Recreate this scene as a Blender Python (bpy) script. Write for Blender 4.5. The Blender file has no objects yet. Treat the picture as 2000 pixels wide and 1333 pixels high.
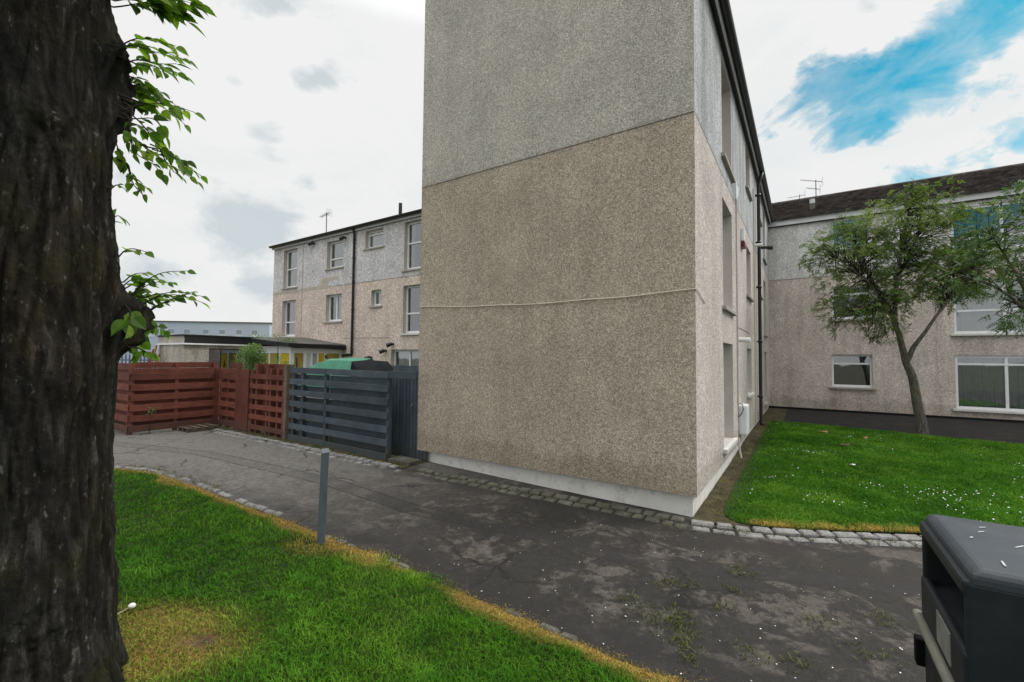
import bpy, bmesh, math, random
import numpy as np
from mathutils import Vector, Matrix, noise as mnoise
random.seed(7); rng = np.random.default_rng(7)
R = math.radians
scene = bpy.context.scene
COL = scene.collection
# ------------------------------------------------------------------ frames
TH = 0.5841; OX, OY = 2.497, 5.9991          # estate axes: a runs along the gable, b runs back
AV = (-math.cos(TH), math.sin(TH)); BV = (math.sin(TH), math.cos(TH))
def sm(t):
    t = min(max(t, 0.0), 1.0); return t*t*(3-2*t)
def E2(a, b): return (OX+a*AV[0]+b*BV[0], OY+a*AV[1]+b*BV[1])
def loc(x, y): return ((x-OX)*AV[0]+(y-OY)*AV[1], (x-OX)*BV[0]+(y-OY)*BV[1])
def gab(a, b): return -0.14*sm((9-a)/9)*sm((9-b)/9)
def gz(x, y): return gab(*loc(x, y))
def E(a, b, z): x, y = E2(a, b); return Vector((x, y, z))
def gzn(X, Y):
    a = (X-OX)*AV[0]+(Y-OY)*AV[1]; b = (X-OX)*BV[0]+(Y-OY)*BV[1]
    f = lambda t: (lambda c: c*c*(3-2*c))(np.clip(t, 0, 1))
    return -0.14*f((9-a)/9)*f((9-b)/9)
# ------------------------------------------------------------------ node helpers
class NT:
    def __init__(s, name):
        s.m = bpy.data.materials.new(name); s.m.use_nodes = True
        s.t = s.m.node_tree; s.t.nodes.clear(); s.out = s.n('ShaderNodeOutputMaterial')
    def n(s, typ, **kw):
        nd = s.t.nodes.new(typ)
        for k, v in kw.items(): setattr(nd, k, v)
        return nd
    def l(s, a, b): s.t.links.new(a, b)
    def val(s, sock, v):
        if hasattr(v, 'is_linked') or isinstance(v, bpy.types.NodeSocket): s.l(v, sock)
        else: sock.default_value = v
    def math(s, op, a, b=0.0, c=None, clamp=False):
        nd = s.n('ShaderNodeMath', operation=op, use_clamp=clamp)
        s.val(nd.inputs[0], a); s.val(nd.inputs[1], b)
        if c is not None: s.val(nd.inputs[2], c)
        return nd.outputs[0]
    def pos(s): return s.n('ShaderNodeNewGeometry').outputs['Position']
    def mapv(s, v, scale=(1,1,1), rot=(0,0,0)):
        nd = s.n('ShaderNodeMapping'); s.l(v, nd.inputs[0]); nd.inputs['Scale'].default_value = scale; nd.inputs['Rotation'].default_value = rot
        return nd.outputs[0]
    def noise(s, v, scale, detail=4, rough=.55, dist=0.0):
        nd = s.n('ShaderNodeTexNoise'); s.l(v, nd.inputs['Vector']); nd.inputs['Scale'].default_value = scale
        nd.inputs['Detail'].default_value = detail; nd.inputs['Roughness'].default_value = rough; nd.inputs['Distortion'].default_value = dist
        return nd.outputs['Fac']
    def vor(s, v, scale, feature='F1'):
        nd = s.n('ShaderNodeTexVoronoi', feature=feature); s.l(v, nd.inputs['Vector']); nd.inputs['Scale'].default_value = scale
        return nd
    def ramp(s, f, stops, interp='LINEAR'):
        nd = s.n('ShaderNodeValToRGB'); s.l(f, nd.inputs[0]); cr = nd.color_ramp; cr.interpolation = interp
        while len(cr.elements) < len(stops): cr.elements.new(.5)
        for e, (p, c) in zip(cr.elements, stops):
            e.position = p; e.color = (c, c, c, 1) if isinstance(c, (int, float)) else tuple(c)+(1,)
        return nd.outputs[0]
    def mix(s, f, a, b, mode='MIX'):
        nd = s.n('ShaderNodeMix', data_type='RGBA', blend_type=mode)
        s.val(nd.inputs[0], f)
        for sock, v in ((nd.inputs[6], a), (nd.inputs[7], b)):
            if isinstance(v, bpy.types.NodeSocket): s.l(v, sock)
            else: sock.default_value = (v, v, v, 1) if isinstance(v, (int, float)) else tuple(v)+(1,)
        return nd.outputs[2]
    def sep(s, v):
        nd = s.n('ShaderNodeSeparateXYZ'); s.l(v, nd.inputs[0]); return nd.outputs
    def attr(s, name):
        return s.n('ShaderNodeAttribute', attribute_name=name)
    def bump(s, h, strength=.5, dist=.01):
        nd = s.n('ShaderNodeBump'); s.l(h, nd.inputs['Height']); nd.inputs['Strength'].default_value = strength; nd.inputs['Distance'].default_value = dist
        return nd.outputs[0]
    def bsdf(s, col, rough=.8, spec=.3, normal=None, metal=0.0):
        nd = s.n('ShaderNodeBsdfPrincipled')
        if isinstance(col, bpy.types.NodeSocket): s.l(col, nd.inputs['Base Color'])
        else: nd.inputs['Base Color'].default_value = tuple(col)+(1,)
        s.val(nd.inputs['Roughness'], rough); nd.inputs['Specular IOR Level'].default_value = spec; nd.inputs['Metallic'].default_value = metal
        if normal is not None: s.l(normal, nd.inputs['Normal'])
        return nd
    def done(s, sh):
        s.l(sh, s.out.inputs[0]); return s.m

def mat_dash(name, c, dark=.45, light=1.5, stain=.35, stone=62, seam=None, tint=None, streak=.3):
    t = NT(name); p = t.pos()
    v = t.vor(p, stone)
    cell = t.sep(v.outputs['Color'])[0]
    f = t.ramp(cell, [(0, dark), (.35, .82), (.7, 1.08), (1, light)])
    v2 = t.vor(p, stone*.55); f2 = t.ramp(t.sep(v2.outputs['Color'])[1], [(0, .8), (.6, 1.0), (1, 1.15)])
    big = t.ramp(t.noise(p, 1.1, 6, .6), [(.3, 1-stain), (.62, 1.06)])
    st = t.ramp(t.noise(t.mapv(p, (1.7, 1.7, .16)), 1.5, 6, .65), [(.36, 1-streak), (.55, 1.0)])
    col = t.mix(1, t.mix(1, t.mix(1, t.mix(1, c, f, 'MULTIPLY'), f2, 'MULTIPLY'), big, 'MULTIPLY'), st, 'MULTIPLY')
    if tint:
        col = t.mix(t.ramp(t.noise(p, .8, 5), [(.42, 0), (.65, .55)]), col, t.mix(1, col, tint, 'MULTIPLY'))
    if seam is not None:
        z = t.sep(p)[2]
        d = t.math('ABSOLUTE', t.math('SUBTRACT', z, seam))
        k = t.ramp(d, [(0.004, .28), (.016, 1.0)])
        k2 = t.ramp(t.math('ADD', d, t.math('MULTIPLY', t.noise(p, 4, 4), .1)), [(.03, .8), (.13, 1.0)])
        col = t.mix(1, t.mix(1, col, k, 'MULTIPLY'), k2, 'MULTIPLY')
    zz = t.math('ADD', t.sep(p)[2], t.math('MULTIPLY', t.noise(t.mapv(p, (1, 1, .3)), 3.5, 6, .7), -.9))
    col = t.mix(1, col, t.ramp(zz, [(-.28, (.8, .8, .77)), (.12, (1, 1, 1))]), 'MULTIPLY')
    h = t.math('ADD', v.outputs['Distance'], t.math('MULTIPLY', t.noise(p, 130, 3), .6))
    return t.done(t.bsdf(col, .92, .15, t.bump(h, .7, .008)).outputs[0])
def mat_plain(name, c, rough=.6, spec=.3, var=.2, scale=3, bump=0, bscale=60, metal=0, stretch=(1,1,1), dirt=None, dirt_c=(.1,.09,.07)):
    t = NT(name); p = t.mapv(t.pos(), stretch)
    n = t.noise(p, scale, 6, .6)
    col = t.mix(1, c, t.ramp(n, [(.3, 1-var), (.7, 1+var*.6)]), 'MULTIPLY')
    if dirt:
        col = t.mix(t.ramp(t.noise(t.pos(), 5, 8, .7), [(.5, 0), (.72, dirt)]), col, dirt_c)
    nm = t.bump(t.noise(p, bscale, 4), bump, .01) if bump else None
    return t.done(t.bsdf(col, rough, spec, nm, metal).outputs[0])
def mat_wood(name, c, var=.4, axis='b', rough=.75):
    t = NT(name); p = t.mapv(t.pos(), (1,1,1), (0,0,TH))
    sc = {'b': (14, 1.2, 14), 'a': (1.2, 14, 14), 'z': (14, 14, 1.2)}[axis]
    g = t.noise(t.mapv(p, sc), 2.2, 6, .65)
    big = t.noise(p, 2.4, 5, .65)
    col = t.mix(1, t.mix(1, c, t.ramp(g, [(.3, 1-var), (.7, 1+var*.4)]), 'MULTIPLY'), t.ramp(big, [(.3, .68), (.7, 1.2)]), 'MULTIPLY')
    isl = t.n('ShaderNodeNewGeometry').outputs['Random Per Island']
    col = t.mix(1, col, t.ramp(isl, [(0, .72), (1, 1.25)]), 'MULTIPLY')
    col = t.mix(t.ramp(t.noise(p, 9, 8, .75), [(.58, 0), (.78, .45)]), col, (.13,.115,.1))
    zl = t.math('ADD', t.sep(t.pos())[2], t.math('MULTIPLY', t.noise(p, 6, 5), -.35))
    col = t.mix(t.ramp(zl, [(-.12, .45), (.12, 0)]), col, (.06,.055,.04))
    return t.done(t.bsdf(col, rough, .25, t.bump(g, .5, .006)).outputs[0])
def mat_glass(name):
    t = NT(name)
    fr = t.n('ShaderNodeFresnel'); fr.inputs[0].default_value = 1.6
    f = t.math('ADD', t.math('MULTIPLY', fr.outputs[0], 1.25), .16, clamp=True)
    tr = t.n('ShaderNodeBsdfTransparent'); tr.inputs[0].default_value = (.86,.89,.89,1)
    gl = t.n('ShaderNodeBsdfGlossy'); gl.inputs['Roughness'].default_value = .015; gl.inputs[0].default_value = (.95,.97,1,1)
    t.l(t.bump(t.noise(t.pos(), 1.6, 2), .04, .05), gl.inputs['Normal'])
    mx = t.n('ShaderNodeMixShader'); t.l(f, mx.inputs[0]); t.l(tr.outputs[0], mx.inputs[1]); t.l(gl.outputs[0], mx.inputs[2])
    return t.done(mx.outputs[0])
def mat_leaf(name, c1, c2, c3, trans=.4, rough=.5):
    t = NT(name); a = t.attr('lv')
    col = t.ramp(a.outputs['Fac'], [(0, c1), (.55, c2), (1, c3)])
    col = t.mix(1, col, t.ramp(t.noise(t.pos(), 25, 3), [(.3, .8), (.7, 1.2)]), 'MULTIPLY')
    b = t.bsdf(col, rough, .3)
    tl = t.n('ShaderNodeBsdfTranslucent'); t.l(t.mix(1, col, (1.25,1.35,.55), 'MULTIPLY'), tl.inputs[0])
    mx = t.n('ShaderNodeMixShader'); mx.inputs[0].default_value = trans
    t.l(b.outputs[0], mx.inputs[1]); t.l(tl.outputs[0], mx.inputs[2])
    return t.done(mx.outputs[0])
def mat_vcol(name, rough=.7, trans=.25):
    t = NT(name); col = t.attr('Col').outputs['Color']
    b = t.bsdf(col, rough, .12); tl = t.n('ShaderNodeBsdfTranslucent'); t.l(col, tl.inputs[0])
    mx = t.n('ShaderNodeMixShader'); mx.inputs[0].default_value = trans
    t.l(b.outputs[0], mx.inputs[1]); t.l(tl.outputs[0], mx.inputs[2])
    return t.done(mx.outputs[0])
def mat_bark(name, c_dark, c_mid, c_light, moss, scale=1.0):
    t = NT(name); p = t.pos()
    f = t.noise(t.mapv(p, (9*scale, 9*scale, 1.7*scale)), 1.6, 8, .7, .6)
    col = t.ramp(f, [(.3, c_dark), (.52, c_mid), (.72, c_light)])
    col = t.mix(t.ramp(t.noise(p, 2.6*scale, 7, .7), [(.5, 0), (.68, .8)]), col, moss)
    col = t.mix(t.ramp(t.noise(p, 1.3*scale, 6, .7), [(.48, 0), (.66, .55)]), col, t.mix(1, col, (1.5,1.12,.75), 'MULTIPLY'))
    col = t.mix(t.ramp(t.noise(t.mapv(p, (1, 1, .45)), 26*scale, 4, .6), [(.62, 0), (.72, .85)]), col, t.mix(1, c_light, 2.0, 'MULTIPLY'))
    col = t.mix(t.ramp(t.noise(t.mapv(p, (1, 1, .7)), 9*scale, 8, .75), [(.62, 0), (.70, .5)]), col, (.085,.088,.075))
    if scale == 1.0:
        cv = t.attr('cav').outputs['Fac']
        col = t.mix(1, col, t.ramp(cv, [(.05, .38), (.4, .85), (.8, 1.4)]), 'MULTIPLY')  # crevices darkened, ridges lightened by depth: shading put into the bark colour
    h = t.math('ADD', f, t.math('MULTIPLY', t.noise(p, 50*scale, 5, .7), .45))
    return t.done(t.bsdf(col, .9, .15, t.bump(h, .9, .03)).outputs[0])
def mat_asphalt():
    t = NT('asphalt'); p = t.pos()
    dtr = t.attr('dtr').outputs['Fac']; ded = t.attr('ded').outputs['Fac']; ea = t.attr('ea').outputs['Fac']; dg = t.attr('dgab').outputs['Fac']
    n1 = t.noise(p, 2.1, 10, .78, .2); n2 = t.noise(p, 5.5, 8, .7); fine = t.noise(p, 160, 3, .6)
    right = t.ramp(t.math('ADD', t.math('MULTIPLY', ea, .1), t.math('MULTIPLY', n1, .25)), [(.3, 1), (.75, 0)])   # 1 near the bin, 0 by the far fence
    base = t.mix(right, (.135,.126,.116), (.082,.073,.064))
    base = t.mix(1, base, t.ramp(n2, [(.25, .75), (.75, 1.25)]), 'MULTIPLY')
    # damp dark patches with broken edges
    pm = t.ramp(t.math('ADD', n1, t.math('MULTIPLY', n2, .35)), [(.655, 0), (.705, 1)])
    pm2 = t.ramp(t.math('ADD', t.noise(p, 1.7, 12, .72, .5), t.math('MULTIPLY', right, .05)), [(.50, 0), (.555, 1)])
    dark = t.math('MULTIPLY', t.math('MAXIMUM', pm, pm2), t.math('ADD', t.math('MULTIPLY', right, .85), .1), clamp=True)
    base = t.mix(dark, base, (.026,.024,.022))
    base = t.mix(1, base, t.ramp(t.noise(p, 14, 8, .75), [(.3, .62), (.7, 1.4)]), 'MULTIPLY')
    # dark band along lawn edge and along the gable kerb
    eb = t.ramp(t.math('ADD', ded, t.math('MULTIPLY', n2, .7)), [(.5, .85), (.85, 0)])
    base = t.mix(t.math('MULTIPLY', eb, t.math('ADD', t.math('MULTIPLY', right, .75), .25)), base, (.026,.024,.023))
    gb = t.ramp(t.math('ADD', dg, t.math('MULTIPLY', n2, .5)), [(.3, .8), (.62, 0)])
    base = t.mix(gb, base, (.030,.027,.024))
    # old trench reinstatement: two ragged joints and a darker fill
    nn = t.math('MULTIPLY', t.math('SUBTRACT', n2, .5), .22)
    dd = t.math('ADD', dtr, nn)
    fill = t.math('MULTIPLY', t.ramp(t.math('ABSOLUTE', dd), [(.10, .9), (.20, 0)]), t.ramp(n1, [(.36, .35), (.58, 1)]))
    base = t.mix(t.math('MULTIPLY', fill, t.math('ADD', t.math('MULTIPLY', right, .7), .22)), base, (.030,.028,.028))
    j = t.math('ABSOLUTE', t.math('SUBTRACT', t.math('ABSOLUTE', t.math('ADD', dtr, t.math('MULTIPLY', nn, .5))), .15))
    base = t.mix(t.ramp(j, [(.006, .75), (.022, 0)]), base, (.025,.022,.02))
    # cracks
    w = t.n('ShaderNodeVectorMath', operation='ADD'); t.l(p, w.inputs[0])
    nv = t.n('ShaderNodeTexNoise'); t.l(p, nv.inputs['Vector']); nv.inputs['Scale'].default_value = 2.2; nv.inputs['Detail'].default_value = 6
    sc = t.n('ShaderNodeVectorMath', operation='SCALE'); t.l(nv.outputs['Color'], sc.inputs[0]); sc.inputs['Scale'].default_value = .55
    t.l(sc.outputs[0], w.inputs[1])
    cr = t.vor(w.outputs[0], .62, 'DISTANCE_TO_EDGE').outputs['Distance']
    gate = t.ramp(t.noise(p, .8, 3), [(.46, 0), (.58, 1)])
    ck = t.math('MULTIPLY', t.ramp(cr, [(.004, 1), (.016, 0)]), gate)
    base = t.mix(t.math('MULTIPLY', ck, .85), base, (.016,.015,.014))
    # green and pale crumbs
    base = t.mix(t.ramp(t.noise(p, 2.7, 9, .78), [(.64, 0), (.72, .45)]), base, (.055,.062,.025))
    base = t.mix(t.ramp(t.noise(p, 34, 2, .5), [(.70, 0), (.76, .4)]), base, (.17,.155,.14))
    base = t.mix(1, base, t.ramp(fine, [(.3, .62), (.7, 1.4)]), 'MULTIPLY')
    h = t.math('ADD', t.math('MULTIPLY', fine, .6), t.math('SUBTRACT', t.math('MULTIPLY', n2, .8), t.math('MULTIPLY', ck, 1.0)))
    rough = t.ramp(dark, [(0, .88), (1, .72)])
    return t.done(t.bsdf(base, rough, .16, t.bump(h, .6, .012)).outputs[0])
def mat_soil(name, c1, c2, c3):
    t = NT(name); p = t.pos()
    n = t.noise(p, 3, 8, .7); f = t.noise(p, 45, 4, .7)
    col = t.ramp(n, [(.3, c1), (.52, c2), (.72, c3)])
    col = t.mix(1, col, t.ramp(f, [(.3, .6), (.7, 1.35)]), 'MULTIPLY')
    return t.done(t.bsdf(col, .95, .1, t.bump(f, .8, .02)).outputs[0])

M = {}
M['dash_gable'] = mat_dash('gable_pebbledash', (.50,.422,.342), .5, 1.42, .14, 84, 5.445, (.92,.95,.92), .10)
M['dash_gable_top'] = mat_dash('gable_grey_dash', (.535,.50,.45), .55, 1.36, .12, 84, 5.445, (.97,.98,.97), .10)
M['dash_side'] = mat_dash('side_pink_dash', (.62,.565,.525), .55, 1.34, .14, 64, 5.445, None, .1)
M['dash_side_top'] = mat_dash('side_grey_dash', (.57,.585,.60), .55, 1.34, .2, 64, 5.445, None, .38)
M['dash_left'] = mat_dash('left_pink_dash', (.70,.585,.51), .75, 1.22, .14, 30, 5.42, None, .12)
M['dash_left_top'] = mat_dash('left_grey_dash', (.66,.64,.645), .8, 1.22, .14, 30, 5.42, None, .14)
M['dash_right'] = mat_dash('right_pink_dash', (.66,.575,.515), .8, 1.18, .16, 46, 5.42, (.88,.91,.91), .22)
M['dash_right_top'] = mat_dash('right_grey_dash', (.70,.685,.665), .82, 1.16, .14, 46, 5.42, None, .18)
M['dash_out'] = mat_dash('outbuilding_dash', (.50,.455,.40), .75, 1.2, .15, 40)
M['render_white'] = mat_plain('white_render', (.76,.74,.70), .8, .2, .14, 2.5, .25, 40, dirt=.55, dirt_c=(.2,.19,.16))
M['reveal'] = mat_plain('smooth_reveal', (.52,.47,.43), .85, .15, .1, 3)
M['black_base'] = mat_plain('black_base_course', (.022,.021,.022), .8, .2, .3, 3)
M['upvc'] = mat_plain('white_plastic_frame', (.78,.79,.80), .35, .4, .06, 4)
M['upvc_grey'] = mat_plain('greyed_white_paint', (.55,.58,.60), .5, .3, .12, 4)
M['sill'] = mat_plain('concrete_sill', (.40,.37,.33), .85, .2, .22, 6, .3, 60)
M['sill_white'] = mat_plain('painted_sill', (.62,.61,.58), .7, .2, .12, 6)
M['glass'] = mat_glass('window_glass')
M['room'] = mat_plain('dark_room', (.035,.037,.04), .9, .1, .3, 2)
M['net'] = mat_plain('net_curtain', (.60,.63,.62), .9, .1, .12, 6)
M['blind'] = mat_plain('grey_blind', (.36,.40,.39), .9, .1, .12, 6)
M['pinkcurtain'] = mat_plain('mauve_curtain', (.30,.18,.20), .9, .1, .2, 6)
def mat_tile(name, c):
    t = NT(name); p = t.pos(); v = t.vor(p, 3.6)
    col = t.mix(1, t.mix(1, c, t.ramp(t.sep(v.outputs['Color'])[0], [(0, .55), (1, 1.5)]), 'MULTIPLY'), t.ramp(t.noise(p, 22, 5, .7), [(.3, .7), (.7, 1.3)]), 'MULTIPLY')
    col = t.mix(t.ramp(t.noise(p, 3, 8, .75), [(.52, 0), (.7, .6)]), col, (.15,.14,.125))
    return t.done(t.bsdf(col, .9, .12, t.bump(t.noise(p, 60, 4), .3, .01)).outputs[0])
M['tile'] = mat_tile('brown_roof_tile', (.085,.074,.069))
M['tile_dark'] = mat_plain('dark_roof_tile', (.05,.046,.043), .85, .2, .35, 4)
M['gutter'] = mat_plain('black_gutter', (.018,.018,.02), .4, .4, .2, 4)
M['fascia'] = mat_plain('white_fascia', (.68,.69,.70), .6, .3, .08, 3)
M['felt'] = mat_plain('grey_roof_felt', (.13,.125,.115), .9, .15, .35, 3, .3, 30, dirt=.4, dirt_c=(.06,.07,.03))
M['felt_black'] = mat_plain('black_felt_edge', (.02,.02,.021), .7, .25, .3, 3)
M['yellow'] = mat_plain('mustard_panel', (.68,.48,.025), .5, .3, .3, 2)  # mustard, brightened in its colour to stand for light from inside
M['olive'] = mat_plain('olive_panel', (.36,.30,.07), .5, .3, .3, 2)
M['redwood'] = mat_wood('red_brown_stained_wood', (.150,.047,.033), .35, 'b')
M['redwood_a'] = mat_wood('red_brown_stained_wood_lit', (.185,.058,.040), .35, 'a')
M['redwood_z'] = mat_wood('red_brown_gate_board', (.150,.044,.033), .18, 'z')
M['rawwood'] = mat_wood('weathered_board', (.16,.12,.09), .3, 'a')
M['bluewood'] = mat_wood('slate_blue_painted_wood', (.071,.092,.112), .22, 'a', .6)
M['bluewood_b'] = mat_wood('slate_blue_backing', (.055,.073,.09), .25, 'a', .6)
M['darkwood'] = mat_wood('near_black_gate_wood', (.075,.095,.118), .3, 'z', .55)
M['orangewood'] = mat_wood('orange_plank', (.34,.15,.05), .25, 'z')
M['steel'] = mat_plain('galvanised_steel', (.11,.135,.16), .55, .35, .25, 7, .15, 90, .3, dirt=.4, dirt_c=(.1,.09,.07))
M['bin'] = mat_plain('dark_plastic', (.013,.0155,.019), .55, .28, .2, 5, .1, 220, dirt=.12, dirt_c=(.07,.07,.068))
M['binlid'] = mat_plain('dark_plastic_lid', (.034,.041,.050), .55, .35, .18, 8, .12, 200, dirt=.3, dirt_c=(.10,.10,.10))  # lighter copy of the body plastic, sky light on top put into colour
M['binblack'] = mat_plain('bin_inside', (.006,.006,.007), .9, .1, .1)
M['beige'] = mat_plain('beige_plastic', (.17,.165,.135), .55, .35, .2, 9)
M['sticker'] = mat_plain('worn_sticker', (.21,.21,.195), .6, .3, .35, 14)
M['scuff'] = mat_plain('pale_scuff', (.42,.43,.43), .8, .2, .3, 40)
M['asphalt'] = mat_asphalt()
M['soil'] = mat_soil('soil', (.035,.029,.021), (.075,.063,.037), (.135,.12,.05))
M['turf_base'] = mat_soil('turf_base', (.02,.036,.010), (.028,.056,.012), (.05,.075,.016))
def mat_lawn():
    t = NT('lawn_soil'); p = t.pos(); f = t.noise(p, 45, 4, .7)
    col = t.mix(t.attr('yel').outputs['Fac'], t.ramp(t.noise(p, 3, 6), [(.3, (.02,.036,.010)), (.7, (.04,.07,.015))]), (.25,.165,.05))
    col = t.mix(t.attr('bare').outputs['Fac'], col, (.075,.052,.036))
    col = t.mix(1, col, t.ramp(f, [(.3, .5), (.7, 1.4)]), 'MULTIPLY')
    return t.done(t.bsdf(col, .95, .1, t.bump(f, .9, .03)).outputs[0])
M['lawn'] = mat_lawn()
M['field'] = mat_soil('field_grass', (.10,.13,.03), (.17,.18,.05), (.24,.22,.08))
M['groundcol'] = mat_soil('ground_mix', (.05,.055,.035), (.085,.085,.065), (.12,.115,.10))
M['soil_dark'] = mat_soil('dark_back_path', (.022,.02,.02), (.032,.03,.029), (.055,.055,.035))
M['sett'] = mat_soil('granite_sett', (.14,.135,.125), (.24,.235,.225), (.36,.355,.345))
M['sett_mossy'] = mat_soil('mossy_sett', (.06,.06,.045), (.115,.11,.09), (.185,.18,.15))
M['grass'] = mat_vcol('grass_blades', .65, .3)
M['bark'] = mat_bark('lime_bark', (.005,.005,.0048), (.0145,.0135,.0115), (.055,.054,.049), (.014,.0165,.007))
M['bark2'] = mat_bark('rowan_bark', (.04,.038,.033), (.15,.14,.12), (.32,.31,.28), (.09,.09,.06), 2.2)
M['twig'] = mat_plain('twig_bark', (.035,.03,.022), .85, .2, .3, 20)
M['leaf_lime'] = mat_leaf('lime_leaf', (.045,.10,.013), (.115,.23,.026), (.23,.36,.05), .58)
M['leaf_rowan'] = mat_leaf('rowan_leaf', (.06,.10,.036), (.14,.20,.07), (.26,.30,.12), .38, .6)
M['leaf_dark'] = mat_leaf('dark_leaf', (.045,.085,.032), (.09,.16,.055), (.17,.24,.09), .3, .6)
M['leaf_bush'] = mat_leaf('bush_leaf', (.05,.10,.03), (.11,.19,.065), (.22,.31,.12), .35)
M['tarp'] = mat_plain('green_tarpaulin', (.065,.27,.17), .45, .35, .2, 3)
M['black'] = mat_plain('black_cloth', (.014,.015,.018), .8, .2, .2)
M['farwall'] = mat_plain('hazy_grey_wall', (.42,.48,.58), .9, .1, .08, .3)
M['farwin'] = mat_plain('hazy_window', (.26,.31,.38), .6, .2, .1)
M['white'] = mat_plain('white_plastic', (.74,.76,.76), .4, .4, .06)
M['redbox'] = mat_plain('dark_red_plastic', (.12,.012,.012), .4, .4, .1)
M['cable'] = mat_plain('cream_cable', (.72,.67,.54), .7, .2, .1)
M['petal'] = mat_plain('white_petal', (.75,.75,.72), .8, .2, .05)
M['dryleaf'] = mat_plain('dry_leaf', (.36,.22,.10), .85, .2, .35, 20)
M['tilepink'] = mat_plain('pale_red_board', (.33,.18,.145), .85, .2, .25, 8)
M['patch'] = mat_plain('cream_patch', (.50,.45,.375), .85, .15, .15, 5)

# ------------------------------------------------------------------ object helpers
def tag(o, label=None, cat=None, group=None, kind=None):
    if label: o['label'] = label
    if cat: o['category'] = cat
    if group: o['group'] = group
    if kind: o['kind'] = kind
    return o
def thing(name, label, cat, at, group=None):
    o = bpy.data.objects.new(name, None); COL.objects.link(o); o.location = at; o.empty_display_size = .2
    return tag(o, label, cat, group)
def root_of(p):
    while p.parent: p = p.parent
    return p
def link_mesh(name, verts, faces, mat, parent=None, smooth=False, at=(0,0,0), recalc=True, bevel=0, origin=None):
    me = bpy.data.meshes.new(name)
    base = root_of(parent).location if parent else Vector(at)
    vs = [(v[0]-base[0], v[1]-base[1], v[2]-base[2]) for v in verts]
    me.from_pydata(vs, [], faces)
    if recalc or bevel:
        bm = bmesh.new(); bm.from_mesh(me)
        bmesh.ops.recalc_face_normals(bm, faces=bm.faces)
        if bevel:
            ed = [e for e in bm.edges if len(e.link_faces) == 2 and e.calc_face_angle(0) > .6]
            bmesh.ops.bevel(bm, geom=ed, offset=bevel, segments=2, profile=.6, affect='EDGES', clamp_overlap=True)
        bm.to_mesh(me); bm.free()
    if smooth:
        me.polygons.foreach_set('use_smooth', [True]*len(me.polygons))
    me.materials.append(mat)
    o = bpy.data.objects.new(name, me); COL.objects.link(o)
    if parent: o.parent = parent
    else: o.location = at
    return o
class MB:
    def __init__(s): s.v = []; s.f = []
    def quad(s, *ps):
        i = len(s.v); s.v += [tuple(p) for p in ps]; s.f.append(tuple(range(i, i+len(ps)))); return s
    def hexa(s, c):      # 8 corners: bottom ring then top ring
        i = len(s.v); s.v += [tuple(p) for p in c]
        for f in ((0,3,2,1),(4,5,6,7),(0,1,5,4),(1,2,6,5),(2,3,7,6),(3,0,4,7)): s.f.append(tuple(i+k for k in f))
        return s
    def eb(s, a0, a1, b0, b1, z0, z1):   # box on estate axes
        return s.hexa([E(a0,b0,z0),E(a1,b0,z0),E(a1,b1,z0),E(a0,b1,z0),E(a0,b0,z1),E(a1,b0,z1),E(a1,b1,z1),E(a0,b1,z1)])
    def tube(s, pts, rad, n=8, cap=True):
        pts = [Vector(p) for p in pts]; k = len(pts); i0 = len(s.v)
        rads = rad if isinstance(rad, (list, tuple)) else [rad]*k
        up = Vector((0.13,.21,1)).normalized(); prev = None
        for j, p in enumerate(pts):
            d = (pts[min(j+1,k-1)]-pts[max(j-1,0)])
            d = d.normalized() if d.length > 1e-9 else Vector((0,0,1))
            x = prev if prev is not None else (d.cross(up) if abs(d.dot(up)) < .95 else d.cross(Vector((1,0,0))))
            x = (x-d*x.dot(d)); x.normalize(); prev = x; y = d.cross(x)
            for q in range(n):
                t = 2*math.pi*q/n; s.v.append(tuple(p+(x*math.cos(t)+y*math.sin(t))*rads[j]))
        for j in range(k-1):
            for q in range(n):
                a = i0+j*n+q; b = i0+j*n+(q+1)%n; s.f.append((a, b, b+n, a+n))
        if cap:
            s.f.append(tuple(i0+q for q in range(n))[::-1]); s.f.append(tuple(i0+(k-1)*n+q for q in range(n)))
        return s
    def build(s, name, mat, parent=None, smooth=False, at=(0,0,0), bevel=0, recalc=True):
        return link_mesh(name, s.v, s.f, mat, parent, smooth, at, recalc, bevel)
def planeB(b, s=-1):    # facade facing -b: u is a, depth d runs to +b
    return lambda u, z, d=0.0: E(u, b+d, z)
def planeA(a):          # facade facing -a: u is b, depth runs to +a
    return lambda u, z, d=0.0: E(a+d, u, z)
def wall(mb, P, u0, u1, z0, z1, holes=(), depth=.2):
    us = sorted({u0, u1, *[h[0] for h in holes], *[h[1] for h in holes]})
    zs = sorted({z0, z1, *[h[2] for h in holes], *[h[3] for h in holes]})
    us = [u for u in us if u0 <= u <= u1]; zs = [z for z in zs if z0 <= z <= z1]
    for i in range(len(us)-1):
        for j in range(len(zs)-1):
            cu, cz = (us[i]+us[i+1])/2, (zs[j]+zs[j+1])/2
            if any(h[0] < cu < h[1] and h[2] < cz < h[3] for h in holes): continue
            mb.quad(P(us[i],zs[j]), P(us[i+1],zs[j]), P(us[i+1],zs[j+1]), P(us[i],zs[j+1]))
def reveals(mb, P, holes, depth):
    for u0, u1, z0, z1 in holes:
        for a, b in (((u0,z0),(u0,z1)), ((u0,z1),(u1,z1)), ((u1,z1),(u1,z0)), ((u1,z0),(u0,z0))):
            mb.quad(P(*a), P(*b), P(*b, depth), P(*a, depth))
def bar(mb, P, u0, u1, z0, z1, d0, d1):
    mb.hexa([P(u0,z0,d0),P(u1,z0,d0),P(u1,z0,d1),P(u0,z0,d1),P(u0,z1,d0),P(u1,z1,d0),P(u1,z1,d1),P(u0,z1,d1)])
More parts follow.
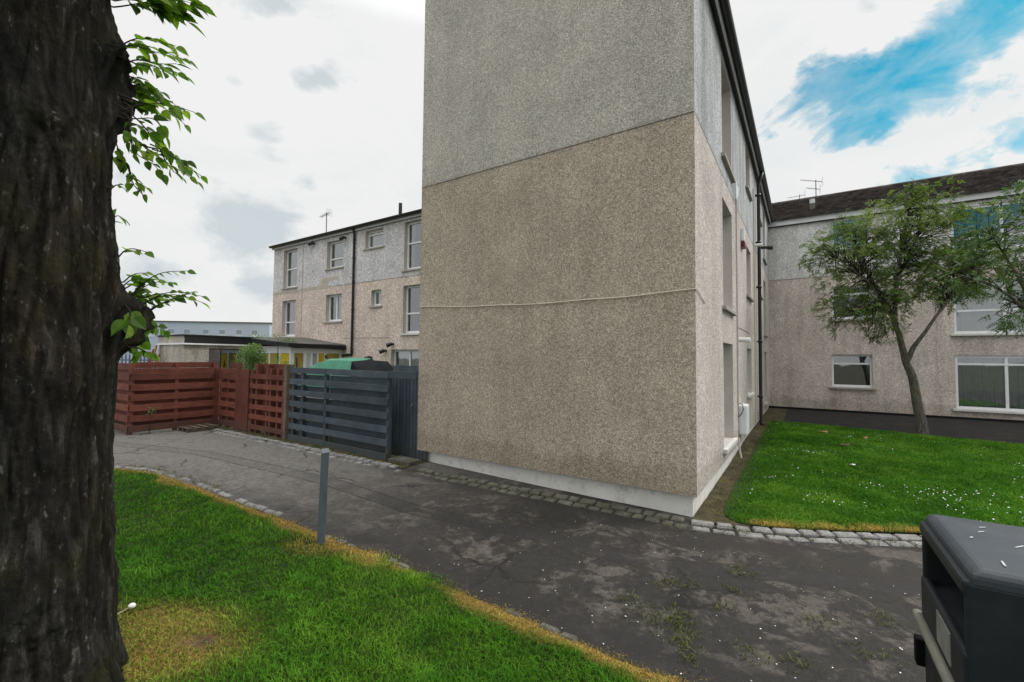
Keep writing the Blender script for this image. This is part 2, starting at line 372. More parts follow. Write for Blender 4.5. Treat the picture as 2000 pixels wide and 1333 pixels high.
def window(root, P, u0, u1, z0, z1, d=.2, vs=(), hs=(), sill=True, curtain=None, fw=.06, sill_mat='sill', frame='upvc', sill_out=.06, split=None, cr=None):
    """frame with mullions at fractions vs, transoms at fractions hs; split limits the mullions to a z fraction range"""
    f = MB(); e = .002
    bar(f, P, u0+e, u1-e, z0+e, z0+fw+.02, d-.03, d+.05); bar(f, P, u0+e, u1-e, z1-fw, z1-e, d-.03, d+.05)
    bar(f, P, u0+e, u0+fw, z0+fw+.021, z1-fw-.001, d-.029, d+.05); bar(f, P, u1-fw, u1-e, z0+fw+.021, z1-fw-.001, d-.029, d+.05)
    us = [u0+fw] + [u0+(u1-u0)*v for v in vs] + [u1-fw]; zs = [z0+fw+.02] + [z0+(z1-z0)*h for h in hs] + [z1-fw]
    for u in us[1:-1]:
        za, zb = zs[0]+.001, zs[-1]-.001
        bar(f, P, u-.04, u+.04, za, zb, d-.027, d+.048)
    for z in zs[1:-1]: bar(f, P, us[0]+.001, us[-1]-.001, z-.035, z+.035, d-.034, d+.045)
    w = f.build('window', M[frame], root, bevel=.006)
    rv = MB(); reveals(rv, P, [(u0,u1,z0,z1)], d+.06); rv.build('reveal', M['reveal'], w)
    for i in range(len(us)-1):
        for j in range(len(zs)-1):
            g = MB(); cs_ = [P(us[i],zs[j],d+.012), P(us[i+1],zs[j],d+.012), P(us[i+1],zs[j+1],d+.012), P(us[i],zs[j+1],d+.012)]
            if (cs_[1]-cs_[0]).cross(cs_[2]-cs_[1]).dot(P(u0,z0,1)-P(u0,z0,0)) > 0: cs_.reverse()
            g.quad(*cs_)
            g.build('pane', M['glass'], w, recalc=False)
    r = MB(); x0, x1, y0, y1, k = u0-.25, u1+.25, z0-.25, z1+.15, d+.9
    fr = d+.06
    r.quad(P(x0,y0,k),P(x1,y0,k),P(x1,y1,k),P(x0,y1,k)); r.quad(P(x0,y0,fr),P(x0,y1,fr),P(x0,y1,k),P(x0,y0,k)); r.quad(P(x1,y0,fr),P(x1,y1,fr),P(x1,y1,k),P(x1,y0,k))
    r.quad(P(x0,y0,fr),P(x1,y0,fr),P(x1,y0,k),P(x0,y0,k)); r.quad(P(x0,y1,fr),P(x1,y1,fr),P(x1,y1,k),P(x0,y1,k))
    r.build('room', M['room'], w)
    if curtain:
        spans = cr or [(0, 1)]
        c = MB()
        for s0, s1 in spans:
            ca, cb = u0+(u1-u0)*s0, u0+(u1-u0)*s1; n = max(8, int((cb-ca)/.025))
            for q in range(n):
                ta, tb = ca+(cb-ca)*q/n, ca+(cb-ca)*(q+1)/n
                fa, fb = d+.10+.02*math.sin(ta*47)+.01*math.sin(ta*113), d+.10+.02*math.sin(tb*47)+.01*math.sin(tb*113)
                c.quad(P(ta,z0,fa),P(tb,z0,fb),P(tb,z1,fb),P(ta,z1,fa))
        c.build('curtain', M[curtain], w)
    if sill:
        s = MB(); bar(s, P, u0-.1, u1+.1, z0-.075, z0-.003, -sill_out, d-.035)
        s.build('sill', M[sill_mat], w, bevel=.008)
    return w
def roof_slope(name, mat, root, e0, e1, up, step=.075, course=.33, thick=.03):
    """tiled slope: eave from e0 to e1, 'up' = vector from eave to ridge; tile relief is real geometry"""
    e0, e1, up = Vector(e0), Vector(e1), Vector(up)
    L = (e1-e0).length; U = up.length; n = (e1-e0).cross(up).normalized()
    if n.z < 0: n = -n
    nu = int(L/step); rows = max(2, int(U/course)); vs = []; fs = []
    vv = []
    for r in range(rows): vv += [(r+.001, .0), (r+.999, 1.0)]
    for v, s in vv:
        for i in range(nu+1):
            u = i*L/nu
            off = (i*step/.3+ .0)*2*math.pi
            rr = int(v); jit = .006*math.sin(rr*12.9+int(i*step/.3)*78.2)
            h = .075*(1-s) + .015*math.cos(off) + jit
            vs.append(e0+(e1-e0)*(i/nu)+up*(v/rows)+n*h)
    w = nu+1
    for k in range(len(vv)-1):
        for i in range(nu): fs.append((k*w+i, k*w+i+1, (k+1)*w+i+1, (k+1)*w+i))
    # underside
    b = len(vs); vs += [e0-n*thick, e1-n*thick, e1+up-n*thick, e0+up-n*thick]; fs.append((b,b+1,b+2,b+3))
    for i in range(nu): pass
    lo = len(vs)
    for i in range(nu+1): vs.append(e0+(e1-e0)*(i/nu)-n*thick)
    for i in range(nu): fs.append((i, i+1, lo+i+1, lo+i))
    return link_mesh(name, vs, fs, mat, root, recalc=False)
def aerial(root, p, boom, h=1.1, name='aerial', s=1.0, double=False):
    m = MB(); p = Vector(p); m.tube([p, p+Vector((0,0,h))], .022*s, 6)
    bd = Vector(boom).normalized(); sd = bd.cross(Vector((0,0,1))).normalized()
    def yagi(z, L, n):
        c = p+Vector((0,0,z)); m.tube([c-bd*L*.3, c+bd*L*.7], .014*s, 5)
        for i in range(n):
            q = c+bd*(-.25+.95*i/(n-1))*L; l = (.17-.008*i)*s; m.tube([q-sd*l, q+sd*l], .007*s, 4)
        q = c-bd*L*.3
        for dz in (-.16, -.06, .06, .16): m.tube([q+Vector((0,0,dz))-sd*.16, q+Vector((0,0,dz))+sd*.16], .007*s, 4)
    yagi(h-.06, 1.1*s, 9)
    if double: yagi(h-.4, .7*s, 6)
    return m.build(name, M['gutter'], root)

# ------------------------------------------------------------------ numpy value noise
_perm = rng.random((256, 256))
def vn(x, y):
    xi = np.floor(x).astype(int); yi = np.floor(y).astype(int); fx = x-xi; fy = y-yi
    fx = fx*fx*(3-2*fx); fy = fy*fy*(3-2*fy)
    g = lambda i, j: _perm[i & 255, j & 255]
    return (g(xi,yi)*(1-fx)+g(xi+1,yi)*fx)*(1-fy)+(g(xi,yi+1)*(1-fx)+g(xi+1,yi+1)*fx)*fy
def fbm(x, y, o=4):
    s = 0; a = .5; t = 0
    for k in range(o): s = s+a*vn(x*2**k+17.3*k, y*2**k+5.1*k); t += a; a *= .55
    return s/t
def seg_dist(X, Y, poly, signed=False):
    best = np.full(X.shape, 1e9); sg = np.ones(X.shape)
    for (x0,y0),(x1,y1) in zip(poly[:-1], poly[1:]):
        dx, dy = x1-x0, y1-y0; L2 = dx*dx+dy*dy
        t = np.clip(((X-x0)*dx+(Y-y0)*dy)/L2, 0, 1)
        d = np.hypot(X-x0-t*dx, Y-y0-t*dy); c = np.sign(dx*(Y-y0)-dy*(X-x0))
        m = d < best; best = np.where(m, d, best); sg = np.where(m, c, sg)
    return best*sg if signed else best
def resample(poly, n):
    P = np.array(poly, float)
    for _ in range(2):   # Chaikin
        Q = [P[0]]
        for i in range(len(P)-1): Q += [P[i]*.75+P[i+1]*.25, P[i]*.25+P[i+1]*.75]
        P = np.array(Q+[P[-1]])
    s = np.r_[0, np.cumsum(np.hypot(*np.diff(P, axis=0).T))]
    t = np.linspace(0, s[-1], n); return np.c_[np.interp(t, s, P[:,0]), np.interp(t, s, P[:,1])]
def grid_mesh(name, X, Y, Z, mat, attrs=None, kind='structure', keep=None):
    n, m = X.shape; me = bpy.data.meshes.new(name)
    vs = np.c_[X.ravel(), Y.ravel(), Z.ravel()]
    idx = np.arange(n*m).reshape(n, m)
    q = np.stack([idx[:-1,:-1], idx[:-1,1:], idx[1:,1:], idx[1:,:-1]], -1).reshape(-1, 4)
    if keep is not None: q = q[keep[:-1,:-1].ravel()]
    me.from_pydata(vs.tolist(), [], q.tolist())
    bm = bmesh.new(); bm.from_mesh(me)
    if bm.faces:
        bm.faces.ensure_lookup_table(); bm.normal_update()
        if bm.faces[0].normal.z < 0: bmesh.ops.reverse_faces(bm, faces=bm.faces)
    bm.to_mesh(me); bm.free()
    if attrs:
        for k, v in attrs.items():
            a = me.attributes.new(k, 'FLOAT', 'POINT'); a.data.foreach_set('value', np.asarray(v, np.float32).ravel())
    me.polygons.foreach_set('use_smooth', [True]*len(me.polygons))
    me.materials.append(mat); o = bpy.data.objects.new(name, me); COL.objects.link(o)
    return tag(o, kind=kind)

# ================================================================== GROUND
LAWN_EDGE = [(-14,10.0),(-10.5,9.0),(-8.6,8.45),(-7.23,7.96),(-6.17,7.73),(-4.98,7.05),(-4.26,6.58),(-3.33,6.0),(-2.89,5.79),(-2.14,5.28),(-1.42,4.88),(-1.02,4.59),(-.56,4.26),(-.16,3.97),(.19,3.75),(.5,3.52),(.77,3.32),(1.1,3.12),(1.5,2.9),(2.2,2.45),(3.2,1.7),(4.5,.6)]
TRENCH = [(16,-3.9),(12.03,-3.02),(9.12,-2.25),(5.36,-1.9),(3.3,-1.95),(1.6,-1.68),(0,-1.6),(-.9,-1.15),(-2.08,-.69),(-6,1.3)]
ax = np.r_[-600,-250,-120,-60,-35,-22,np.arange(-16,31,.6),40,60,120,250,600]
bx_ = np.r_[-600,-250,-120,-60,-30,np.arange(-16,19,.6),25,40,70,130,260,600]
Aa, Bb = np.meshgrid(ax, bx_, indexing='ij'); X = OX+Aa*AV[0]+Bb*BV[0]; Y = OY+Aa*AV[1]+Bb*BV[1]
grid_mesh('ground', X, Y, gzn(X, Y)-.03, M['groundcol'])
def asphalt_sheet(name, a0, a1, b0, b1, step):
    Aa, Bb = np.meshgrid(np.arange(a0, a1+step/2, step), np.arange(b0, b1+step/2, step), indexing='ij')
    X = OX+Aa*AV[0]+Bb*BV[0]; Y = OY+Aa*AV[1]+Bb*BV[1]
    dt = seg_dist(Aa, Bb, TRENCH, True); de = seg_dist(X, Y, LAWN_EDGE)
    dg = np.where((Aa < 5.6), np.abs(Bb+.55-.045*(5-Aa)*0), 3)
    wob = (fbm(X*1.5, Y*1.5, 3)-.5)*.012
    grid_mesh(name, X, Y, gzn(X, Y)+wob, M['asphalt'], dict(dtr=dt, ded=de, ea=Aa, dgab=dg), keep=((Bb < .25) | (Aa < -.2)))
asphalt_sheet('path', -15, 19, -12, 5, .12)

# left lawn: ruled sheet between its kerb line and the ground behind the camera
ne, ni = 260, 90
ed = resample(LAWN_EDGE, ne); inn = np.c_[np.linspace(-14, 1.5, ne), np.linspace(-2.5, -5.5, ne)]
tt = np.linspace(0, 1, ni)**1.8
X = ed[:,0:1]*(1-tt)+inn[:,0:1]*tt; Y = ed[:,1:2]*(1-tt)+inn[:,1:2]*tt
D = seg_dist(X, Y, ed.tolist())
def dead_fn(X, Y): return np.exp(-(((X+2.75)/.55)**2+((Y-3.55)/.22)**2))+.95*np.exp(-(((X+2.25)/.42)**2+((Y-3.2)/.26)**2))+.8*np.exp(-(((X+2.6)/.4)**2+((Y-3.0)/.3)**2))
def bare_fn(X, Y): return np.exp(-(((X+2.22)/.17)**2+((Y-3.3)/.09)**2))
def straw_fn(X, Y, D): return np.clip(1.45-(np.maximum(D, 0)/(.07+.36*fbm(X*2.2, Y*2.2)))**1.6, 0, 1)*np.clip((fbm(X*5, Y*5)-.10)*5, 0, 1)*np.clip((fbm(X*.9+7, Y*.9+3)-.26)*5+.25, 0, 1)
grid_mesh('lawn', X, Y, gzn(X, Y)-.012+.05*np.clip(D/.25, 0, 1)+.03*(fbm(X*1.3, Y*1.3)-.5)*np.clip(D/.6, 0, 1), M['lawn'], dict(yel=np.clip(np.maximum(straw_fn(X, Y, D), dead_fn(X, Y)*.8), 0, 1), bare=bare_fn(X, Y)))
# right lawn in estate coordinates
FRONT = [(-.22,1.2),(-.25,.45),(-.42,.12),(-.75,.16),(-1.2,.36),(-2.35,1.0),(-4,1.95),(-7,3.7),(-12,6.6)]
nf, nb = 90, 60
fr = resample(FRONT, nf); bk = np.c_[np.linspace(-.25, -12.5, nf), np.linspace(10.5, 7.9, nf)]
tt = np.linspace(0, 1, nb); Fa = fr[:,0:1]*(1-tt)+bk[:,0:1]*tt; Fb = fr[:,1:2]*(1-tt)+bk[:,1:2]*tt
X = OX+Fa*AV[0]+Fb*BV[0]; Y = OY+Fa*AV[1]+Fb*BV[1]
grid_mesh('side_lawn', X, Y, gzn(X, Y)+.03+.03*(fbm(X, Y)-.5), M['turf_base'])
# bare soil against the side wall, garden behind the fences
def sheet(name, a0, a1, b0, b1, dz, mat, step=.25, amp=.02):
    Aa, Bb = np.meshgrid(np.linspace(a0, a1, max(3, int((a1-a0)/step)+1)), np.linspace(b0, b1, max(3, int((b1-b0)/step)+1)), indexing='ij')
    X = OX+Aa*AV[0]+Bb*BV[0]; Y = OY+Aa*AV[1]+Bb*BV[1]
    grid_mesh(name, X, Y, gzn(X, Y)+dz+amp*(fbm(X*4, Y*4)-.5), mat)
sheet('field', 19, 60, 6, 60, .01, M['field'], 1.5)
sheet('soil_strip', -.62, .06, -.02, 15.3, .016, M['soil'], .12, .03)
sheet('back_path', -15, .0, 9.3, 15.42, .012, M['soil_dark'], .25)
sheet('garden_ground', 5.2, 19.9, .32, 6.62, .0, M['turf_base'], .5)
sheet('verge', 5.0, 12.6, -.62, .3, .012, M['soil'], .2, .03)

# ------------------------------------------------------------------ kerb setts
def sett_row(mb, line, w, length=.2, lift=.02, drop=.0, skip=0.0, gap=.022, sink=None, estate=True):
    P = np.array([E2(*q) if estate else q for q in line]); P = resample(P.tolist(), 400)
    s = np.r_[0, np.cumsum(np.hypot(*np.diff(P, axis=0).T))]; u = 0.0
    while u < s[-1]-.1:
        L = length*random.uniform(.75, 1.25)
        if random.random() < skip: u += L; continue
        c0 = np.array([np.interp(u, s, P[:,0]), np.interp(u, s, P[:,1])]); u1 = u+L-gap
        c1 = np.array([np.interp(u1, s, P[:,0]), np.interp(u1, s, P[:,1])]); u += L
        d = (c1-c0)/max(1e-6, np.hypot(*(c1-c0))); n = np.array([-d[1], d[0]])
        z = gz(*c0)+lift+random.uniform(-.010, .008); hw = w/2*random.uniform(.84, .98)
        cs = []
        for zz, ins in ((z-.1, 0), (z-.018, 0), (z+random.uniform(-.003,.004), .016)):
            ring = []
            for p, sg, e in ((c0,-1,1),(c1,-1,-1),(c1,1,-1),(c0,1,1)):
                q = p+d*e*(ins+random.uniform(0,.008))+n*sg*(hw-ins-random.uniform(0,.008)); ring.append((q[0], q[1], zz+random.uniform(-.003,.003)))
            cs.append(ring)
        i = len(mb.v)
        for r_ in cs: mb.v += r_
        for k in (0, 4):
            for q in range(4): mb.f.append((i+k+q, i+k+(q+1)%4, i+k+4+(q+1)%4, i+k+4+q))
        mb.f.append((i+8, i+9, i+10, i+11))
k = MB(); sett_row(k, [(4.68,-.47),(2.7,-.34),(1.05,-.17),(.12,-.16)], .17, .2, .035)
sett_row(k, [(4.62,-.655),(2.6,-.51),(1.0,-.345),(.05,-.335)], .16, .21, .018)
tag(k.build('gable_kerb', M['sett_mossy']), kind='structure')
k = MB(); sett_row(k, [(12.3,-.74),(8.6,-.74),(6.35,-.66),(5.1,-.6)], .15, .2, .03)
sett_row(k, [(11.6,-.93),(8.3,-.91),(6.1,-.84),(4.9,-.75)], .13, .2, .012, skip=.25)
tag(k.build('fence_kerb', M['sett']), kind='structure')
k = MB(); sett_row(k, [(.05,-.15),(-.55,-.03),(-1.05,.17),(-2.3,.84),(-4,1.78),(-7,3.5),(-10,5.2)], .16, .25, .04)
sett_row(k, [(.0,-.33),(-.6,-.2),(-1.1,.0),(-2.3,.64),(-4,1.58),(-7,3.3)], .15, .27, .018)
tag(k.build('side_lawn_kerb', M['sett']), kind='structure')
k = MB(); k2 = MB(); sett_row(k, [(-12,9.45),(-9.5,8.85)]+[(x+.01, y+.015) for x, y in LAWN_EDGE[3:9]], .10, .2, .022, skip=.2, estate=False)
sett_row(k2, [(x-.035, y-.05) for x, y in LAWN_EDGE[8:19]], .09, .16, .020, skip=.80, estate=False)
tag(k.build('lawn_kerb', M['sett']), kind='structure'); tag(k2.build('lawn_kerb', M['sett_mossy']), kind='structure')

# ================================================================== MAIN BLOCK (the gable)
W_ = 5.23; LB = 15.33; ZE = 7.98; ZM = 5.445; ZR = ZE+2.5
main = thing('apartment_block', 'pebbledashed three-storey block with tall blank gable end standing at the corner of the path', 'building', E(0, 0, -.14))
P0 = planeB(0.0); PS = planeA(0.0)
m = MB(); wall(m, P0, 0, W_, .165, ZM); m.build('gable_wall', M['dash_gable'], main, recalc=False)['label'] = 'brown pebbledashed lower gable'
m = MB(); wall(m, P0, 0, W_, ZM, ZE); m.quad(E(0,0,ZE), E(W_,0,ZE), E(W_,0,ZR)); m.build('gable_top_wall', M['dash_gable_top'], main, recalc=False)['label'] = 'grey upper gable'
SW = [(2.47,3.77,5.82,7.72),(6.55,7.62,6.6,7.76),(2.47,3.75,3.0,5.03),(6.5,7.6,3.72,5.02),(2.42,3.72,.42,2.33),(6.45,7.55,1.12,2.32),
      (12.3,13.4,5.82,7.72),(12.3,13.4,2.98,5.03),(12.3,13.4,.42,2.33),(10.6,11.3,6.8,7.7),(10.6,11.3,4.2,5.0)]
low = [h for h in SW if h[3] < ZM]; upp = [h for h in SW if h[3] > ZM]
m = MB(); wall(m, PS, 0, LB, .165, ZM, low); m.build('side_wall', M['dash_side'], main, recalc=False)['label'] = 'pinkish lower side wall'
m = MB(); wall(m, PS, 0, LB, ZM, ZE, upp); m.build('side_top_wall', M['dash_side_top'], main, recalc=False)['label'] = 'streaked grey upper side wall'
m = MB(); wall(m, planeA(W_), 0, 6.65, .165, ZR); wall(m, planeB(LB), 0, W_, .1, ZE); wall(m, planeA(W_), 6.65, LB, ZE-1, ZR); m.quad(E(0,LB,ZE), E(W_,LB,ZE), E(W_,LB,ZR)); m.build('rear_wall', M['dash_gable'], main)
# underside of the overhanging dash and the inset plinth
m = MB(); m.quad(E(0,0,.165),E(W_,0,.165),E(W_,.12,.165),E(0,.12,.165)); m.quad(E(0,.12,.165),E(.1,.12,.165),E(.1,LB,.165),E(0,LB,.165)); m.build('drip_edge', M['reveal'], main)
m = MB(); m.eb(.07, W_-.17, .1, LB, -.35, .16); m.build('plinth', M['render_white'], main, bevel=.006)
for i, h in enumerate(SW):
    tall = h[3]-h[2] > 1.5
    window(main, PS, *h, d=.2, hs=(.45,) if tall else (.4,), curtain='net', cr=[(0,.3),(.7,1)], sill_mat='sill_white' if i in (4, 5) else 'sill', sill_out=.07)
rf_e0, rf_e1 = E(-.16,-.08,ZE+.02), E(-.16,LB,ZE+.02)
roof_slope('roof', M['tile_dark'], main, rf_e0, rf_e1, E(W_+.1,-.08,ZR+.06)-rf_e0, .15)
def gutter(root, q0, q1, out, r=.06):
    m = MB(); q0, q1, out = Vector(q0), Vector(q1), Vector(out); n = 8
    for i in range(n):
        t0, t1 = math.pi*i/n, math.pi*(i+1)/n
        f = lambda t, rr: out*(-math.cos(t)*rr)+Vector((0,0,-math.sin(t)*rr))
        m.quad(q0+f(t0,r), q1+f(t0,r), q1+f(t1,r), q0+f(t1,r)); m.quad(q0+f(t0,r-.008), q0+f(t1,r-.008), q1+f(t1,r-.008), q1+f(t0,r-.008))
    return m.build('gutter', M['gutter'], root, recalc=False)
gutter(main, E(-.2,-.06,ZE-.02), E(-.2,LB-.05,ZE-.02), (-AV[0],-AV[1],0), .07)
m = MB(); m.eb(-.12,-.095,-.05,LB-.06,ZE-.16,ZE-.01); m.build('fascia', M['fascia'], main)
m = MB(); m.eb(-.095,.0,-.0,LB-.06,ZE-.06,ZE-.02); m.build('soffit', M['gutter'], main)
# downpipe with brackets
m = MB(); m.tube([E(-.2,9.3,ZE-.08),E(-.13,9.3,ZE-.3),E(-.09,9.3,ZE-.45),E(-.09,9.3,.08),E(-.17,9.3,-.02)], .05, 10)
for z in (.9, 2.6, 4.3, 5.7, 7.2): m.tube([E(-.09,9.3,z-.04),E(-.09,9.3,z+.04)], .064, 10); m.eb(-.09,-.0,9.22,9.38,z-.015,z+.015)
m.build('downpipe', M['gutter'], main, smooth=True)
m = MB(); m.tube([E(-.03,8.35,7.1),E(-.03,8.35,.15)], .018, 6); m.build('cable', M['reveal'], main)
m = MB(); m.tube([E(-.06,9.6,5.6),E(-.3,9.6,5.58)], .05, 8); m.tube([E(-.3,9.6,5.58),E(-.45,9.6,5.56)], .075, 8); m.build('camera_light', M['gutter'], main)
m = MB(); m.tube([E(.0,9.0,5.55),E(-.2,9.0,5.55)], .05, 10); m.build('overflow_pipe', M['white'], main)
# white conduit, joint box, meter box, flue and alarm box
m = MB(); m.eb(-.03,-.001,4.36,4.41,1.0,5.95); m.build('conduit', M['reveal'], main)
m = MB(); m.eb(-.032,-.001,4.30,4.47,5.55,5.95); m.eb(-.036,-.001,4.42,4.62,5.66,5.9); m.build('junction_box', M['white'], main, bevel=.008)
m = MB(); m.eb(-.17,-.001,4.55,5.05,.36,1.02); m.build('meter_box', M['white'], main, bevel=.04)
m = MB(); m.tube([E(0,4.55,2.46),E(-.24,4.55,2.45)], .055, 12); m.tube([E(-.19,4.55,2.45),E(-.25,4.55,2.45)], .062, 12); m.build('flue', M['white'], main)
m = MB(); m.eb(-.075,-.001,5.28,5.58,4.84,5.15); o = m.build('alarm_box', M['white'], main, bevel=.02)
m = MB(); m.eb(-.082,-.003,5.27,5.59,4.7,4.84); m.build('alarm_base', M['redbox'], o, bevel=.01)
m = MB(); m.eb(-.012,-.001,4.6,7.0,2.74,2.97); m.build('repair_panel', M['reveal'], main)
m = MB(); m.tube([E(-.02,4.35,.78),E(-.08,4.37,.85),E(-.11,4.4,.95),E(-.09,4.42,1.05),E(-.02,4.42,1.08)], .01, 6); m.build('pipe', M['gutter'], main)
m = MB(); m.tube([E(-.03,4.3,.35),E(-.05,4.25,.1),E(-.09,4.2,-.1)], .018, 6); m.build('pipe', M['reveal'], main)
pts = []
for i in range(41):
    t = i/40; a = W_-.0*t - W_*t; pts.append(E(a, -.014, 3.02-.08*math.sin(t*math.pi*.95)**1.0*1.0+.006*math.sin(t*21)-.04*t))
m = MB(); m.tube([E(W_+.02,.3,3.03)]+pts+[E(-.015,.05,2.96),E(-.014,.35,2.9),E(-.012,.62,2.84)], .0075, 6); m.build('cable', M['cable'], main)['label'] = 'thin cream cable strung across the gable'

# ================================================================== LEFT BLOCK
BL = 6.656; A0, A1 = W_+.02, 23.3
left = thing('apartment_block', 'pinkish three-storey block behind the garden fences, with black downpipe and small windows', 'building', E(14, BL, 0))
PL = planeB(BL)
LW = [(21.02,22.31,5.66,7.72),(17.14,18.41,6.31,7.66),(14.3,15.52,6.94,7.76),(11.65,12.95,5.7,7.76),(21.06,22.31,3.05,4.97),(17.15,18.4,3.7,5.02),(14.35,15.02,4.28,5.0),(11.65,12.95,3.0,5.03),(11.7,13.64,.4,2.33),
      (8.2,9.4,5.7,7.7),(8.2,9.4,3.0,5.0)]
low = [h for h in LW if h[3] < 5.42]; upp = [h for h in LW if h[3] > 5.42]
m = MB(); wall(m, PL, A0, A1, -.05, 5.42, low); m.build('lower_wall', M['dash_left'], left, recalc=False)
m = MB(); wall(m, PL, A0, A1, 5.42, ZE, upp); m.build('upper_wall', M['dash_left_top'], left, recalc=False)
DB = 7.6
m = MB(); wall(m, planeA(A1), BL, BL+DB, -.05, ZE); m.quad(E(A1,BL,ZE),E(A1,BL+DB,ZE),E(A1,BL+DB/2,ZE+1.72)); wall(m, planeB(BL+DB), A0, A1, -.05, ZE); m.build('rear_wall', M['dash_left'], left)
q0, q1 = E(A0-.0,BL-.18,ZE+.0), E(A1+.1,BL-.18,ZE+.0); roof_slope('roof', M['tile_dark'], left, q0, q1, E(A0,BL+DB/2,ZE+1.72)-q0, .1)
q0, q1 = E(A0-.0,BL+DB+.18,ZE), E(A1+.1,BL+DB+.18,ZE); roof_slope('roof', M['tile_dark'], left, q0, q1, E(A0,BL+DB/2,ZE+1.72)-q0, .15)
m = MB(); m.eb(A0, A1+.08, BL-.1, BL-.075, ZE-.12, ZE+.0); m.build('fascia', M['fascia'], left)
m = MB(); m.eb(A0, A1+.05, BL-.074, BL-.0, ZE-.10, ZE-.04); m.build('soffit', M['gutter'], left)
gutter(left, E(A0,BL-.2,ZE+.06), E(A1+.06,BL-.2,ZE+.06), (-BV[0],-BV[1],0), .10)
cfg = [dict(hs=(.5,), curtain='blind', cr=[(.4,1)]), dict(hs=(.36,), curtain='blind', cr=[(0,1)]), dict(hs=(.78,), curtain='net'), dict(hs=(.56,), curtain='blind', cr=[(.75,1)]),
       dict(hs=(.4,), curtain='pinkcurtain'), dict(hs=(), vs=(.5,), curtain='net', cr=[(0,.5)]), dict(hs=(), vs=(), curtain='net'), dict(hs=(.42,), curtain=None), dict(hs=(), vs=(.5,), curtain='net', cr=[(.15,.9)]), dict(hs=(.5,)), dict(hs=(.5,))]
for h, c in zip(LW, cfg): window(left, PL, *h, d=.2, fw=.09, sill_mat='sill_white' if h[2] in (3.05, 3.0) else 'sill', **c)
m = MB(); m.tube([E(16.22,BL-.16,ZE-.02),E(16.22,BL-.08,ZE-.25),E(16.22,BL-.08,2.2),E(16.22,BL-.08,2.1),E(16.9,BL-.08,2.06)], .055, 8)
for z in (2.3, 4.2, 5.5, 6.6, 7.5): m.tube([E(16.22,BL-.08,z-.04),E(16.22,BL-.08,z+.04)], .07, 8)
m.build('downpipe', M['gutter'], left, smooth=True)
m = MB(); m.tube([E(20.48,BL-.012,7.9),E(20.49,BL-.012,3.1)], .012, 5); m.tube([E(17.0,BL-.012,2.9),E(13.7,BL-.012,2.86)], .010, 5); m.build('cable', M['reveal'], left)
m = MB(); m.eb(18.85,23.3,BL-.006,BL-.001,5.36,5.52); m.eb(18.25,18.85,BL-.007,BL-.001,5.36,5.88); m.eb(17.5,18.25,BL-.006,BL-.001,5.72,5.9); m.build('patch', M['patch'], left)
m = MB()
for a, z in ((22.9,5.42),(21.9,5.43),(20.9,5.45),(19.6,5.47),(19.35,5.47),(18.6,5.74),(20.0,6.25),(19.6,6.35),(16.5,5.75),(15.9,5.78),(16.0,3.2)): m.tube([E(a,BL-.009,z-.035),E(a,BL-.009,z+.03)], .03, 5)
m.build('patch', M['reveal'], left)
for a, z in ((19.5,7.74),(16.95,7.66),(13.95,2.28),(13.5,2.56),(14.9,1.98)):
    m = MB(); m.tube([E(a,BL,z),E(a-.02,BL-.14,z)], .05, 8); m.tube([E(a-.02,BL-.1,z+.02),E(a+.14,BL-.26,z-.07)], [.075,.1], 8)
    m.build('security_light', M['gutter'], left)
aerial(left, E(19.9,BL+.9,8.3), E(1,.2,0)-E(0,0,0), 1.35)
m = MB(); m.tube([E(13.9,BL+.6,8.2),E(13.9,BL+.6,8.95)], .08, 10); m.build('vent_pipe', M['gutter'], left)
m = MB(); m.tube([E(12.4,BL+1,8.3),E(12.4,BL+1,8.75)], .2, 10); m.tube([E(12.4,BL+1,8.75),E(12.4,BL+1,8.85)], .26, 10); m.build('vent_cowl', M['tile_dark'], left)

# ================================================================== RIGHT BLOCK
BR = 15.356; RA0, RA1 = -26.0, W_-.05
right = thing('apartment_block', 'three-storey block with tiled roof and wide windows facing the side lawn behind the small tree', 'building', E(-6, BR, 0))
PR = planeB(BR)
RW = [(-3.43,-2.2,6.45,7.68),(-3.43,-2.17,3.68,4.98),(-3.4,-2.13,1.0,2.28),(-8.2,-5.68,.38,2.25),(-8.2,-5.68,3.02,4.85),(-8.2,-5.68,5.9,7.5),(-13,-10.4,.38,2.25),(-13,-10.4,3.02,4.85),(-13,-10.4,5.9,7.5)]
low = [h for h in RW if h[3] < 5.42]; upp = [h for h in RW if h[3] > 5.42]
m = MB(); wall(m, PR, RA0, RA1, .1, 5.42, low); m.build('lower_wall', M['dash_right'], right, recalc=False)
m = MB(); wall(m, PR, RA0, RA1, 5.42, ZE, upp); m.build('upper_wall', M['dash_right_top'], right, recalc=False)
m = MB(); m.eb(RA0, RA1, BR+.03, BR+.6, -.1, .1); m.build('base_course', M['black_base'], right)
m = MB(); wall(m, planeB(BR+8), RA0, RA1, -.05, ZE)
for a in (RA0, RA1): wall(m, planeA(a), BR, BR+8, -.05, ZE); m.quad(E(a,BR,ZE),E(a,BR+8,ZE),E(a,BR+4,ZE+1.9))
m.build('rear_wall', M['dash_right'], right)
q0, q1 = E(RA0,BR-.22,ZE-.04), E(RA1,BR-.22,ZE-.04); roof_slope('roof', M['tile'], right, q0, q1, E(RA0,BR+4,ZE+1.9)-q0, .05, .34)
q0, q1 = E(RA0,BR+8.2,ZE-.04), E(RA1,BR+8.2,ZE-.04); roof_slope('roof', M['tile'], right, q0, q1, E(RA0,BR+4,ZE+1.9)-q0, .3, .34)
m = MB(); m.tube([E(RA0,BR+4,ZE+1.93),E(RA1,BR+4,ZE+1.93)], .1, 8); m.build('ridge_tiles', M['tile'], right)
m = MB(); m.eb(RA0, RA1, BR-.12, BR-.09, ZE-.27, ZE-.06); m.build('fascia', M['fascia'], right)
